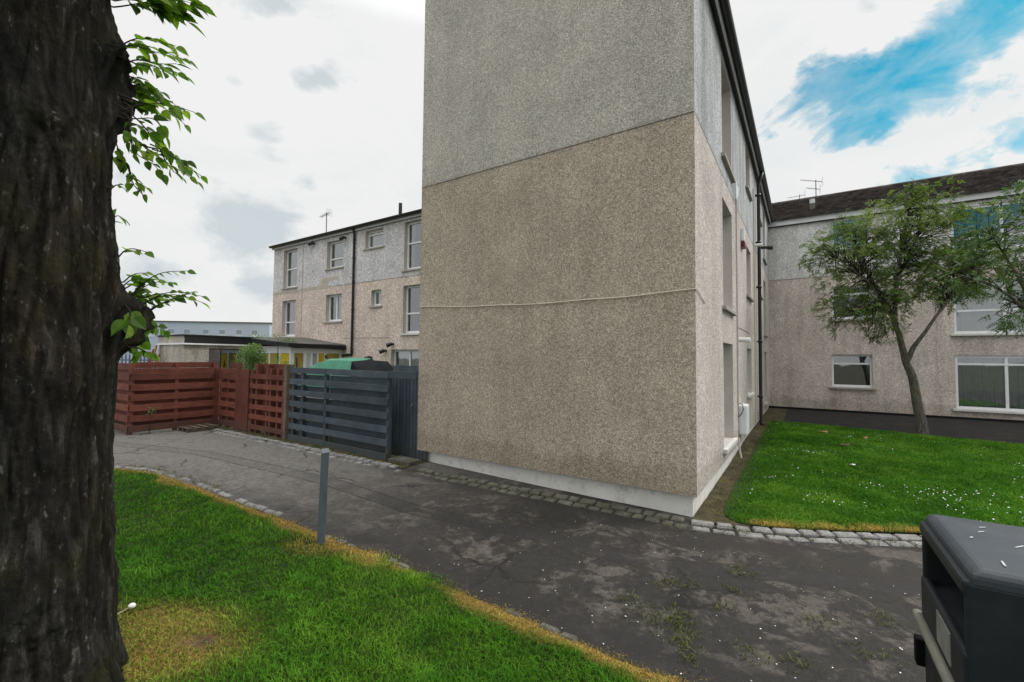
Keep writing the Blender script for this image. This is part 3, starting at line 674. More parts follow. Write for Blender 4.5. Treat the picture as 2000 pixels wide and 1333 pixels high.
m = MB(); m.eb(RA0, RA1, BR-.089, BR-.0, ZE-.30, ZE-.25); m.build('soffit', M['gutter'], right)
cfgr = [dict(vs=(), hs=(.78,), curtain='net', cr=[(0,1)]), dict(hs=(.75,), curtain='net', cr=[(0,1)]), dict(hs=(.72,), curtain='blind', cr=[(.0,.04)]), dict(vs=(.5,), hs=(.84,), curtain='blind'), dict(vs=(.08,.55,), hs=(.4,), curtain='net'), dict(vs=(.5,), hs=(.3,), curtain=None),
        dict(vs=(.5,), hs=(.84,), curtain='blind'), dict(vs=(.5,), hs=(.4,), curtain='net'), dict(vs=(.5,), hs=(.3,))]
cfgr[4] = dict(vs=(.5,), hs=(.44,), curtain='net')
for h, c in zip(RW, cfgr):
    big = h[1]-h[0] > 2
    window(right, PR, *h, d=.06 if big else .13, fw=.07, sill_mat='sill_white' if big else 'sill', sill_out=.09, **c)
m = MB(); m.eb(-1.7,-1.5,BR+.75,BR+1.0,8.1,8.72); o = m.build('chimney', M['felt'], right)
m = MB(); m.tube([E(-1.6,BR+.88,8.72),E(-1.6,BR+.88,8.92)], .1, 10); m.build('chimney_pot', M['upvc_grey'], o)
aerial(right, E(-1.75,BR+1.5,8.7), E(1,-.1,.28)-E(0,0,0), 1.25, s=.75, double=True)
aerial(right, E(-1.15,BR+1.6,8.7), E(1,.1,0)-E(0,0,0), .75, s=.6)

# ================================================================== PORCH, OUTBUILDING
po = thing('porch', 'white-framed lean-to porch with mustard yellow panels and felt roof against the left block', 'porch', E(18.4, 5.3, 0))
pa, pb, pa1 = 16.95, 4.1, 19.97
PF = lambda u, z, d=0.0: E(u, pb+d, z); PSd = lambda u, z, d=0.0: E(pa+d, u, z)
ztop = lambda a: 2.50+.09*(a-16.9)
m = MB()
m.hexa([E(16.75,3.9,ztop(16.75)),E(20.2,3.9,ztop(20.2)),E(20.2,BL-.01,ztop(20.2)),E(16.75,BL-.01,ztop(16.75)),E(16.75,3.9,ztop(16.75)+.05),E(20.2,3.9,ztop(20.2)+.05),E(20.2,BL-.01,ztop(20.2)+.18),E(16.75,BL-.01,ztop(16.75)+.08)])
m.build('roof', M['felt'], po)
m = MB(); m.hexa([E(16.74,3.87,2.40),E(20.0,3.87,2.56),E(20.0,3.9,2.56),E(16.74,3.9,2.40),E(16.74,3.87,ztop(16.74)+.06),E(20.0,3.87,ztop(20)+.04),E(20.0,3.9,ztop(20)+.04),E(16.74,3.9,ztop(16.74)+.06)])
m.hexa([E(16.71,3.87,2.4),E(16.74,3.87,2.4),E(16.74,BL-.02,2.32),E(16.71,BL-.02,2.32),E(16.71,3.87,2.56),E(16.74,3.87,2.56),E(16.74,BL-.02,2.5),E(16.71,BL-.02,2.5)]); m.build('fascia', M['felt_black'], po)
m = MB()
bar(m, PF, pa, pa1, 2.13, 2.44, 0, .06); bar(m, PF, pa, pa1, 0, .9, 0, .06)
for u in (pa, 17.75, 18.6, 19.4): bar(m, PF, u+.001, u+.09, .901, 2.129, -.004, .056)
bar(m, PSd, pb+.061, BL-.01, 2.14, 2.36, .001, .061); bar(m, PSd, pb+.061, BL-.01, 0, .7, .001, .061)
for u, w in ((pb+.0,.1),(4.62,.14),(4.95,.1),(5.25,.09),(5.62,.12),(6.4,.22)): bar(m, PSd, u+.062, u+.06+w, .701, 2.139, -.004, .056)
m.build('frame', M['upvc'], po)
for u0, u1, mt in ((17.04,17.75,'yellow'),(17.84,18.6,'olive'),(18.69,19.4,'olive'),(19.49,19.9,'olive')):
    m = MB(); bar(m, PF, u0, u1, .9, 2.13, .02, .03); m.build('panel', M[mt], po)
for u0, u1, mt in ((4.26,4.68,'olive'),(4.82,5.01,'upvc_grey'),(5.11,5.31,'blind'),(5.4,5.68,'yellow'),(5.8,6.46,'olive')):
    m = MB(); bar(m, PSd, u0, u1, .7, 2.14, .02, .03); m.build('panel', M[mt], po)
m = MB(); m.tube([E(16.75,4.25,1.95),E(16.72,4.25,1.4)], .03, 6); m.build('lamp', M['gutter'], po)
m = MB(); m.tube([E(16.8,5.66,2.05),E(16.75,5.66,1.92)], .06, 6); m.build('lamp', M['gutter'], po)
ou = thing('outbuilding', 'low flat-roofed pebbledash shed with black roof edge and one dark green window', 'shed', E(21.4, 2.7, 0))
oa, ob, oa1, ob1 = 20.0, 1.32, 22.65, 6.5
PO = lambda u, z, d=0.0: E(oa+d, u, z)
m = MB(); wall(m, PO, ob, 3.98, -.05, 2.5, [(2.25,3.6,1.1,2.3)]); wall(m, lambda u, z, d=0: E(u, ob+d, z), oa, oa1, -.05, 2.8); wall(m, lambda u, z, d=0: E(oa1+d, u, z), ob, ob1, -.05, 2.6); wall(m, lambda u, z, d=0: E(u, ob1+d, z), oa, oa1, -.05, 2.6); wall(m, PO, 3.98, ob1, -.05, 2.5)
m.build('wall', M['dash_out'], ou)
window(ou, PO, 2.25, 3.6, 1.1, 2.3, d=.12, frame='gutter', fw=.04, sill=False)
m = MB(); m.eb(oa-.1, oa1+.05, ob-.04, ob1, 2.80, 2.86); m.build('roof', M['felt_black'], ou)
m = MB(); m.eb(oa-.08, oa-.05, ob-.0, ob1-.1, 2.5, 2.797); m.build('fascia', M['felt_black'], ou)
m = MB(); m.eb(oa-.13, oa-.08, ob-.06, 4.1, 2.44, 2.5); m.eb(oa-.08, oa1, ob-.06, ob-.001, 2.44, 2.5); m.build('gutter', M['upvc'], ou)
m = MB(); m.tube([E(22.4,ob-.06,2.44),E(22.4,ob-.06,0)], .035, 8); m.build('downpipe', M['upvc'], ou)

# ================================================================== FENCES
def slats_a(mb, a0, a1, b, zs, h, th=.022, jit=.006):   # boards running along a, facing -b
    for z in zs:
        j = random.uniform(-jit, jit); mb.eb(a0+random.uniform(0,.015), a1-random.uniform(0,.015), b+random.uniform(0,.006), b+th, z+j, z+h+j)
def slats_b(mb, b0, b1, a, zs, h, th=.022, jit=.006):
    for z in zs:
        j = random.uniform(-jit, jit); mb.eb(a+random.uniform(0,.006), a+th, b0+random.uniform(0,.02), b1-random.uniform(0,.02), z+j, z+h+j)
fl = thing('slat_fence', 'long red-brown slatted wooden fence facing right, at the corner of the far garden', 'fence', E(12.8, -1.4, 0))
zs = [.06+.258*i for i in range(7)]
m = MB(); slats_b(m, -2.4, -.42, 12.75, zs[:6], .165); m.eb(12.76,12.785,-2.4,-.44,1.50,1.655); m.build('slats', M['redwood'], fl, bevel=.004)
m = MB(); slats_b(m, -2.38, -.44, 12.86, [z+.13 for z in zs[:6]], .15); m.eb(12.87,12.9,-2.3,-.44,1.66,1.81); m.build('backing_slats', M['redwood'], fl, bevel=.004)
m = MB()
for b in (-2.36,-1.42,-.5): MB().eb(12.774,12.858,b-.04,b+.04,0,1.8).build('post', M['redwood'], fl)
m = MB(); slats_a(m, 12.80, 16.5, -2.43, zs[:6], .165); m.eb(12.9,16.5,-2.36,-2.33,1.6,1.78); slats_a(m, 12.9, 16.5, -2.33, [z+.12 for z in zs[:6]], .16)
for a in (12.9,14.2,15.5): m.eb(a-.04,a+.04,-2.405,-2.335,0,1.64)
m.build('return_slats', M['redwood_a'], fl, bevel=.004)
m = MB(); m.eb(12.705,12.75,-.50,-.42,0,1.66); m.build('post', M['redwood'], fl)
f2 = thing('slat_fence', 'short red-brown slatted panel squeezed between the long fence corner and the plain gate', 'fence', E(12.2, -.4, 0))
m = MB(); slats_a(m, 11.62, 12.70, -.45, zs[:6], .15); m.eb(11.62,12.70,-.44,-.42,1.50,1.64); m.build('slats', M['redwood_a'], f2, bevel=.004)
m = MB(); slats_a(m, 11.62, 12.68, -.36, [z+.13 for z in zs[:6]], .12); m.eb(11.62,12.2,-.36,-.335,1.64,1.8); m.build('backing_slats', M['redwood'], f2, bevel=.004)
m = MB()
for a in (11.7,12.2,12.62): MB().eb(a-.04,a+.04,-.428,-.362,0,1.66).build('post', M['redwood'], f2)
g = thing('gate', 'plain solid red-brown garden gate with no slats', 'gate', E(11.25, -.45, 0))
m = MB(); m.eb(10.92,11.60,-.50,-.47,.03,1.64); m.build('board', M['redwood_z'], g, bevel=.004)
m = MB(); m.eb(10.96,11.56,-.469,-.43,.3,.4); m.eb(10.96,11.56,-.469,-.43,1.3,1.4); m.build('batten', M['redwood_z'], g)
f3 = thing('slat_fence', 'red-brown pallet-like lattice panel with open square gaps next to the grey fence', 'fence', E(10.1, -.4, 0))
m = MB(); slats_a(m, 9.30, 10.92, -.47, [.10+.262*i for i in range(6)], .125); m.build('slats', M['redwood_a'], f3, bevel=.004)
m = MB(); slats_a(m, 9.32, 10.85, -.31, [.17+.262*i for i in range(6)], .18); m.eb(9.3,10.75,-.315,-.285,1.66,1.80); m.build('backing_slats', M['redwood'], f3, bevel=.004)
m = MB()
for a, zt in ((10.86,1.62),(10.62,1.78),(10.1,1.79),(9.95,1.68),(9.62,1.68),(9.36,1.80)): MB().eb(a-.045,a+.045,-.446,-.316,0,zt).build('post', M['redwood_a'], f3, bevel=.004)
m = MB(); m.eb(9.17,9.29,-.47,-.28,0,1.79); m.build('end_post', M['rawwood'], f3)
f4 = thing('slat_fence', 'slate grey painted slatted fence panel between the red lattice and the dark gate', 'fence', E(7.4, -.4, 0))
def lerp(a): return gab(a, -.4)
m = MB()
for i in range(7):
    zt = 1.74-.268*i; h = .135
    for a0, a1 in ((7.68,9.12),(5.62,7.675)):
        za, zb = lerp(a0)*.6, lerp(a1)*.6; j = random.uniform(-.006,.006); e = random.uniform(0,.03)
        b0 = -.43+random.uniform(-.004,.004)
        m.hexa([E(a0+e,b0,zt-h+za+j),E(a1,b0,zt-h+zb+j),E(a1,b0+.024,zt-h+zb+j),E(a0+e,b0+.024,zt-h+za+j),E(a0+e,b0,zt+za+j),E(a1,b0,zt+zb+j),E(a1,b0+.024,zt+zb+j),E(a0+e,b0+.024,zt+za+j)])
m.build('slats', M['bluewood'], f4, bevel=.004)
m = MB()
for i in range(6):
    z0 = .02+.268*i
    m.eb(5.66,7.66,-.322,-.3,z0+.005,z0+.215); m.eb(7.7,9.1,-.322,-.3,z0+.01,z0+.21)
m.build('backing_slats', M['bluewood_b'], f4, bevel=.004)
m = MB()
for a in (9.0,8.62,7.72,5.66): MB().eb(a-.04,a+.04,-.404,-.324,-.05,1.70).build('post', M['bluewood'], f4, bevel=.004)
g2 = thing('gate', 'near-black gate of narrow upright boards between the grey fence and the gable', 'gate', E(5.35, .0, 0))
m = MB(); a = 4.99
while a < 6.0:
    w = .098; m.eb(a, a+w-.012, .0+random.uniform(0,.008), .03, -.03, 1.60); a += w
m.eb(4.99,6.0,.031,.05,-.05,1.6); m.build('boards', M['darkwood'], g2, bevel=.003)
m = MB(); m.eb(4.86,5.618,-.43,-.40,1.585,1.725); m.build('lintel', M['bluewood'], g2, bevel=.004)
m = MB(); m.eb(4.98,6.05,.06,.1,1.5,1.83); m.build('top_board', M['darkwood'], g2)
m = MB(); m.tube([E(5.37,-.005,1.06),E(5.37,-.05,1.03),E(5.40,-.05,.92)], .012, 6); m.build('handle', M['steel'], g2)
m = MB(); m.hexa([E(5.02,-.42,-.06),E(5.6,-.42,-.05),E(5.6,-.1,-.05),E(5.02,-.1,-.06),E(5.02,-.42,.02),E(5.6,-.42,.025),E(5.6,-.1,.025),E(5.02,-.1,.02)])
tag(m.build('doorstep', M['sett_mossy'], bevel=.015), 'flat mossy stone step at the foot of the near-black gate', 'step')
# palisade far away
pf = thing('palisade_fence', 'grey steel palisade fence at the sports field beyond the red fence', 'fence', (-20.5, 22.0, 0))
m = MB(); rr = random.Random(3)
for i in range(36):
    x = -24+i*.185; y = 22.0
    m.hexa([(x-.035,y,.05),(x+.035,y,.05),(x+.035,y+.02,.05),(x-.035,y+.02,.05),(x-.035,y,1.98),(x+.035,y,1.98),(x+.035,y+.02,1.98),(x-.035,y+.02,1.98)])
    m.quad((x-.035,y,1.98),(x+.035,y,1.98),(x,y+.01,2.1))
m.build('pales', mat_plain('blue_grey_steel', (.10,.13,.17), .6, .3, .2, 2), pf)
m = MB()
for z in (.4, 1.7): m.hexa([(-24.1,22.025,z),(-17.5,22.025,z),(-17.5,22.07,z),(-24.1,22.07,z),(-24.1,22.025,z+.06),(-17.5,22.025,z+.06),(-17.5,22.07,z+.06),(-24.1,22.07,z+.06)])
m.build('rail', M['steel'], pf)
# planks leaning at the outbuilding
for i, (a, lean, h, mt, lb) in enumerate(((22.3,.25,2.42,'orangewood','tall orange plank leaning on the end wall of the low shed'),(22.62,.3,2.25,'redwood_z','darker brown plank leaning behind the orange one by the shed'),(21.95,.2,2.05,'orangewood','shortest orange plank leaning on the shed end wall'))):
    m = MB(); b0 = 1.2
    m.hexa([E(a,b0-lean-.3,0),E(a+.14,b0-lean-.3,0),E(a+.14,b0-lean-.26,0),E(a,b0-lean-.26,0),E(a-.1,b0-.08,h),E(a+.04,b0-.08,h),E(a+.04,b0-.04,h),E(a-.1,b0-.04,h)])
    p = E(a, b0-lean, 0); tag(m.build('timber_plank', M[mt], at=p, bevel=.004), lb, 'plank', 'planks leaning on the shed')

# ================================================================== SMALL THINGS
# green tarpaulin tent over a washing frame behind the grey fence
tp = thing('tarpaulin_cover', 'green tarpaulin draped over a dark frame behind the grey fence', 'cover', E(11.7, 3.0, 0))
m = MB(); n = 14
prof = [(10.15,1.2),(10.3,1.48),(10.6,1.75),(10.85,1.93),(11.6,1.98),(12.2,1.97),(12.7,1.86),(13.2,1.68),(13.7,1.4)]
V = []
for a, z in prof:
    V.append([E(a+.12*math.sin(j*1.7), 2.6+1.4*j/6, z-.03*abs(j-3)+.02*math.sin(j*2.3+a*3)) for j in range(7)])
for i in range(3, len(prof)-1):
    for j in range(6): m.quad(V[i][j], V[i+1][j], V[i+1][j+1], V[i][j+1])
    m.quad(V[i][0], V[i+1][0], E(prof[i+1][0]+.1,2.3,.9), E(prof[i][0]-.25,2.3,.9))
m.build('tarpaulin', M['tarp'], tp)
m = MB()
for i in range(0, 3):
    for j in range(6): m.quad(V[i][j], V[i+1][j], V[i+1][j+1], V[i][j+1])
for i in range(3): m.quad(V[i][0], V[i+1][0], E(prof[i+1][0],2.45,.6), E(prof[i][0],2.5,.6))
m.build('dark_side', M['black'], tp)
m = MB()
for a in (10.2,13.5):
    for b in (2.7,3.9): m.tube([E(a,b,0),E(a,b,1.35)], .025, 6)
m.build('frame', M['gutter'], tp)
# post in the lawn
px, py = -2.09, 4.97; pz = gz(px, py)
post = thing('bollard_post', 'square grey galvanised post standing in dead yellow grass at the lawn edge', 'post', (px, py, pz))
m = MB(); c, s = math.cos(R(25)), math.sin(R(25)); hw = .04
def rot(x, y, z): return (px+x*c-y*s+.022*z/1.0, py+x*s+y*c, pz+z)
m.hexa([rot(-hw,-hw,-.1),rot(hw,-hw,-.1),rot(hw,hw,-.1),rot(-hw,hw,-.1),rot(-hw,-hw,1.035),rot(hw,-hw,1.035),rot(hw,hw,1.07),rot(-hw,hw,1.07)])
m.build('shaft', M['steel'], post, bevel=.006)
# litter bin
BA0, BB0 = -1.648, -4.33     # near left vertical corner in estate axes
bz = gab(BA0, BB0)
lb = thing('litter_bin', 'dark plastic litter bin with side opening and beige trim at the path edge', 'bin', E(BA0-.3, BB0+.33, bz))
L, Wd = .66, .60
def bb(mb, a0, a1, b0, b1, z0, z1): return mb.eb(BA0-a1, BA0-a0, BB0+b0, BB0+b1, z0, z1)
m = MB(); bb(m, .006, Wd, .0, L, bz, .868); m.build('body', M['bin'], lb, bevel=.02)
m = MB(); bb(m, .0, .03, .004, L-.002, .87, 1.05); m.build('front_lip', M['bin'], lb, bevel=.012)
m = MB(); p_in = lambda x, y, z: E(BA0-x, BB0+y, z)
m.hexa([p_in(.03,.034,.9),p_in(.45,.034,.9),p_in(.45,L-.034,.9),p_in(.03,L-.034,.9),p_in(.03,.034,1.02),p_in(.45,.034,1.13),p_in(.45,L-.034,1.13),p_in(.03,L-.034,1.02)])
m.build('inner_floor', M['bin'], lb)
m = MB(); bb(m, .006, Wd, .0, .032, .866, 1.285); m.build('front_panel', M['bin'], lb, bevel=.012)
m = MB(); bb(m, .006, Wd, L-.032, L, .866, 1.285); m.build('back_panel', M['bin'], lb, bevel=.012)
m = MB(); bb(m, Wd-.04, Wd-.003, .033, L-.033, .866, 1.28); m.build('side_panel', M['bin'], lb)
m = MB(); bb(m, .46, .5, .034, L-.034, .9, 1.27); m.build('flap', M['binblack'], lb)
m = MB(); bb(m, .0, .035, .002, L+.004, 1.235, 1.288); m.build('hood_band', M['bin'], lb, bevel=.014)
def lid():
    o0 = [(.020,.0),(Wd+.002,.0),(Wd+.002,L+.004),(.020,L+.004)]
    o1 = [(.045,.02),(Wd-.025,.02),(Wd-.025,L-.02),(.045,L-.02)]
    v = []
    for ring, z in ((o0,1.27),(o0,1.312),(o1,1.331)):
        for x, y in ring: v.append(E(BA0-x, BB0+y, z))
    v.append(E(BA0-Wd/2, BB0+L/2, 1.334))
    f = [(3,2,1,0)]
    for k in (0,4):
        for q in range(4): f.append((k+q, k+(q+1)%4, k+4+(q+1)%4, k+4+q))
    for q in range(4): f.append((8+q, 8+(q+1)%4, 12))
    return link_mesh('lid', v, f, M['binlid'], lb, False, bevel=.012)
lid()
m = MB(); m.tube([E(BA0+.012,BB0-.0,.878),E(BA0+.012,BB0+L+.01,.868)], .019, 12); m.build('trim', M['beige'], lb, smooth=True)
m = MB(); bb(m, -.0035, .0, .17, .36, .915, 1.03); o = m.build('sticker', M['sticker'], lb)
m = MB(); bb(m, -.022, .012, L-.0, L+.05, .64, .76); m.build('hinge', M['binblack'], lb, bevel=.008)
m = MB()
for (x, y, l, r_) in ((.12,.10,.05,.9),(.3,.2,.02,.2),(.1,.35,.02,.5),(.17,.52,.03,.1),(.45,.25,.03,.7),(.33,.12,.06,1.2),(.22,.33,.05,.3),(.40,.45,.03,1.0),(.15,.45,.03,.2),(.5,.3,.04,.8),(.3,.55,.03,.4)):
    zz = 1.3355; p = E(BA0-x, BB0+y, zz-.0)
    d = Vector((math.cos(r_), math.sin(r_), 0))*l/2; n2 = Vector((-d.y, d.x, 0)).normalized()*.003
    m.quad(p-d-n2, p+d-n2, p+d+n2, p-d+n2)
for (x, z, dx, dz) in ((.2,.93,.012,-.07),(.215,.95,-.006,-.05),(.225,.96,.004,-.06)):
    m.quad(E(BA0-x,BB0-.004,z),E(BA0-x-.004,BB0-.004,z),E(BA0-x-dx-.004,BB0-.004,z+dz),E(BA0-x-dx,BB0-.004,z+dz))
m.build('scuffs', M['scuff'], lb, recalc=False)
# pallet, boards by the red fence
pl = thing('wooden_pallet', 'weathered grey pallet lying on the ground against the red fence corner', 'pallet', E(12.3, -.95, 0))
m = MB()
for i in range(4): m.eb(12.05,12.68,-1.4+.2*i,-1.4+.2*i+.1,.085+.002*i,.105+.002*i)
m.build('deck_boards', M['rawwood'], pl, bevel=.003)
m = MB()
for a in (12.08,12.35,12.6): m.eb(a,a+.07,-1.4,-.7,.01,.084)
m.build('bearers', M['rawwood'], pl)
m = MB(); m.hexa([E(13.25,-2.95,.02),E(14.3,-2.75,.02),E(14.25,-2.5,.12),E(13.2,-2.6,.06),E(13.25,-2.95,.05),E(14.3,-2.75,.05),E(14.25,-2.5,.15),E(13.2,-2.6,.09)])
tag(m.build('broken_board', M['tilepink'], at=E(13.7,-2.7,0), bevel=.005), 'pale reddish broken board lying at the outer corner of the red fence', 'board')
# far buildings
fb = thing('long_building', 'long pale blue-grey two-storey building far beyond the gardens', 'building', (-45, 62, 0))
fu = Vector((1, .10, 0)).normalized(); fv = Vector((-fu.y, fu.x, 0)); f0 = Vector((-64, 58, 0))
def FP(u, z, d=0.0): p = f0+fu*u+fv*d; return Vector((p.x, p.y, z))
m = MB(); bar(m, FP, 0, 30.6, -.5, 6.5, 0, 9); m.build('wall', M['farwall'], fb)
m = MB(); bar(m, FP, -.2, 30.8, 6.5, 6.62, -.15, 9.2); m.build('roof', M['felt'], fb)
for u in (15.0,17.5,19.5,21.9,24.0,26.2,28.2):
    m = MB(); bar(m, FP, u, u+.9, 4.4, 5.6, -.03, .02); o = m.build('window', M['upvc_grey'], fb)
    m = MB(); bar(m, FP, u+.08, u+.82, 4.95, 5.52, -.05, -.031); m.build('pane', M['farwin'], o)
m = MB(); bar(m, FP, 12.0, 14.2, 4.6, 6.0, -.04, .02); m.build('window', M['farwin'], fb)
m = MB(); m.hexa([(-33.6,64,0),(-30,64,0),(-30,72,0),(-33.6,72,0),(-33.6,64,6.4),(-30,64,6.4),(-30,72,6.4),(-33.6,72,6.4)])
o = m.build('end_block', M['farwall'], at=(-32,66,0)); tag(o, 'sliver of a pale block far away beside the left building corner', 'building')

# ================================================================== TREES
def leaf_mesh(name, P, D, N, S, mat, parent, lv, shape='diamond', asp=.45, fold=.15):
    """many leaves in one mesh: P base points, D direction, N normal, S length"""
    P = np.asarray(P); D = np.asarray(D); N = np.asarray(N); S = np.asarray(S)[:,None]
    D = D/np.linalg.norm(D, axis=1, keepdims=True); T = np.cross(N, D); T /= np.linalg.norm(T, axis=1, keepdims=True)+1e-9; N = np.cross(D, T)
    if shape == 'diamond':
        tpl = [(0,0,0),(.5,.5,fold),(1,0,0),(.5,-.5,fold)]; faces = [(0,1,2,3)]
    else:   # cordate lime leaf with toothed outline
        out = [(0,.0),(-.04,.16),(.03,.33),(.13,.43),(.2,.47),(.26,.46),(.34,.48),(.4,.44),(.5,.43),(.56,.36),(.66,.33),(.71,.25),(.82,.18),(.88,.1),(1.04,0)]
        mid = [(x, 0) for x, _ in out]
        tpl = [(x, 0, -.10*x*x) for x, _ in out] + [(x, y*.9, fold*y-.10*x*x) for x, y in out] + [(x, -y*.9, fold*y-.10*x*x) for x, y in out]
        n = len(out); faces = []
        for i in range(n-1):
            faces += [(i, i+1, n+i+1, n+i), (i+1, i, 2*n+i, 2*n+i+1)]
    k = len(tpl); V = np.concatenate([P+D*S*x+T*S*y*asp*1.0+N*S*z for x, y, z in tpl], 1).reshape(-1, 3)
    nL = len(P); F = []
    base = (np.arange(nL)*k)[:,None]
    if shape == 'diamond': F = (base+np.array([[0,1,2,3]])).tolist()
    else: F = np.concatenate([(base+np.array([f])) for f in faces]).tolist()
    b = np.array(root_of(parent).location) if parent else np.zeros(3)
    me = bpy.data.meshes.new(name); me.from_pydata((V-b).tolist(), [], F)
    a = me.attributes.new('lv', 'FLOAT', 'POINT'); a.data.foreach_set('value', np.repeat(np.asarray(lv, np.float32), k))
    me.materials.append(mat); o = bpy.data.objects.new(name, me); COL.objects.link(o)
    if parent: o.parent = parent
    return o
# ---- big lime at the left
TC = Vector((-2.97, 2.70, 0)); tz = gz(TC.x, TC.y)
lime = thing('lime_tree', 'huge dark trunk of a lime tree with burls and leafy shoots at the left edge', 'tree', (TC.x, TC.y, tz))
VD = Vector((TC.x, TC.y, 0)).normalized(); WR = Vector((VD.y, -VD.x, 0))   # WR: outward on the shoot side
prof = [(-.25,.60),(-.1,.525),(.11,.475),(.32,.45),(.6,.432),(.94,.412),(1.19,.392),(1.46,.388),(1.77,.39),(2.1,.39),(2.6,.37),(3.08,.335),(3.4,.318),(3.8,.30),(4.4,.285),(5.2,.30),(6.2,.27)]
pz_, pr_ = [p[0] for p in prof], [p[1] for p in prof]
NR, NS = 520, 320; V = []; CAV = []; wang = math.atan2(WR.y, WR.x)
burls = [(2.24,wang+.02,.19,.26,.14),(2.36,wang-.22,.07,.2,.11),(3.82,wang+.0,.10,.3,.27),(3.62,wang+.12,.05,.25,.10),(4.05,wang-.3,.06,.3,.15),(2.62,wang-.2,.025,.3,.15),(.45,wang-1.3,.06,.4,.35),(3.3,wang-1.4,.05,.5,.25),(2.08,wang-.05,.07,.2,.08),(4.5,wang-1.2,.07,.6,.3)]
for i in range(NR):
    z = -.25+6.45*i/(NR-1)
    r0 = np.interp(z, pz_, pr_)
    for j in range(NS):
        t = 2*math.pi*j/NS; cx, sx = math.cos(t), math.sin(t)
        r = r0
        r += max(0, .35-z)*.16*(.4+.6*math.sin(t*5+1.0))**2*(1 if z > -.3 else 1)
        q = Vector((cx*r0*7.5, sx*r0*7.5, z*1.35))
        w = mnoise.noise(q*.5)*.8; w2 = mnoise.noise(q*1.7)*.35
        vd, _v = mnoise.voronoi(Vector((q.x*1.9+w+w2, q.y*1.9+w-w2, q.z*1.55+w2)))
        pl_ = min(1.0, (vd[1]-vd[0])*2.6)
        rd = 1-abs(mnoise.noise(q*1.15+Vector((w,w,w*.4))))*2.0
        rd2 = 1-abs(mnoise.noise(Vector((q.x*2.6,q.y*2.6,q.z*2.2))+Vector((5,w,3))))*2.0
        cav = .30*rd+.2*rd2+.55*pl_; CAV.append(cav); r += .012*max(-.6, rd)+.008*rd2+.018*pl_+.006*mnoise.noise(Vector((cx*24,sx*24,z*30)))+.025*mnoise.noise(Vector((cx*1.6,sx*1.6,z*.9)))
        for bz_, ba, amp, aw, zw in burls:
            da = (t-ba+math.pi)%(2*math.pi)-math.pi
            e = (da/aw)**2+((z-bz_)/zw)**2
            if e < 6:
                g_ = math.exp(-e); r += amp*g_*(1+.36*mnoise.noise(Vector((cx*9,sx*9,z*13)))+.2*mnoise.noise(Vector((cx*26,sx*26,z*36))))
        V.append((TC.x+cx*r, TC.y+sx*r, z))
F = [(i*NS+j, i*NS+(j+1)%NS, (i+1)*NS+(j+1)%NS, (i+1)*NS+j) for i in range(NR-1) for j in range(NS)]
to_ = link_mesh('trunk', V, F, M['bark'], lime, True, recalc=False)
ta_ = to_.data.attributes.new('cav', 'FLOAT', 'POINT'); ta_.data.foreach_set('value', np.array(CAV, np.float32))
def LP(r, z, dep=0.0): p = TC+WR*r+VD*dep; return Vector((p.x, p.y, z))
twigs = [
 ([(.31,4.40),(.38,4.45),(.52,4.57),(.71,4.72)], 9, .125), ([(.26,4.5),(.41,4.53),(.61,4.65),(.80,4.74)], 9, .13), ([(.25,4.36),(.32,4.42),(.40,4.50),(.5,4.55)], 5, .11), ([(.4,4.6),(.6,4.62),(.78,4.62)], 5, .12),
 ([(.35,4.01),(.46,4.17),(.60,4.20),(.77,4.21)], 9, .085), ([(.33,4.0),(.42,4.10),(.52,4.13),(.62,4.12)], 8, .085), ([(.36,3.95),(.45,4.05),(.55,4.05),(.66,4.1)], 8, .085),
 ([(.39,3.93),(.47,3.99),(.54,3.96),(.58,3.94)], 8, .08), ([(.40,3.86),(.46,3.92),(.52,3.92),(.58,3.9)], 8, .085), ([(.4,3.8),(.47,3.86),(.52,3.84)], 6, .08),
 ([(.41,3.68),(.50,3.83),(.65,3.97),(.74,3.93)], 6, .075), ([(.41,3.72),(.48,3.78),(.56,3.80)], 6, .08),
 ([(.37,3.64),(.49,3.74),(.62,3.78),(.77,3.77)], 8, .085), ([(.38,3.62),(.47,3.66),(.56,3.68),(.63,3.64)], 8, .09),
 ([(.37,3.64),(.49,3.57),(.59,3.46),(.75,3.40),(.86,3.36)], 10, .075), ([(.55,3.50),(.66,3.50),(.78,3.48)], 7, .07), ([(.6,3.45),(.68,3.42),(.74,3.34)], 5, .075),
 ([(.41,3.62),(.42,3.49),(.45,3.37),(.56,3.34),(.61,3.28)], 10, .07), ([(.45,3.37),(.47,3.26),(.55,3.22)], 6, .07), ([(.36,3.5),(.39,3.42),(.40,3.33)], 6, .08),
 ([(.34,3.08),(.37,3.13),(.41,3.12)], 4, .035), ([(.36,2.88),(.39,2.98),(.44,2.94)], 4, .06), ([(.38,2.62),(.43,2.71),(.52,2.68)], 5, .06),
 ([(.45,2.36),(.60,2.54),(.75,2.56)], 9, .055), ([(.50,2.33),(.69,2.46),(.90,2.40)], 8, .06), ([(.55,2.27),(.63,2.36),(.80,2.46)], 8, .05), ([(.42,2.34),(.46,2.28),(.44,2.2)], 5, .11),
 ([(.43,2.44),(.5,2.5),(.56,2.52)], 7, .08), ([(.45,2.38),(.52,2.42),(.6,2.43)], 7, .085), ([(.58,2.2),(.68,2.22),(.74,2.16)], 5, .055), ([(.46,2.42),(.53,2.34),(.56,2.24)], 7, .1), ([(.5,2.3),(.58,2.3),(.62,2.2)], 7, .085), ([(.48,2.2),(.56,2.14),(.6,2.05)], 6, .08), ([(.44,2.12),(.5,2.06),(.52,1.98)], 6, .07), ([(.55,2.4),(.62,2.44),(.72,2.42)], 6, .07), ([(.5,2.05),(.55,2.02),(.6,2.0)], 5, .05), ([(.44,2.5),(.50,2.58),(.58,2.6)], 5, .06)]
tw = MB(); LPs, LD, LN, LS, LV = [], [], [], [], []
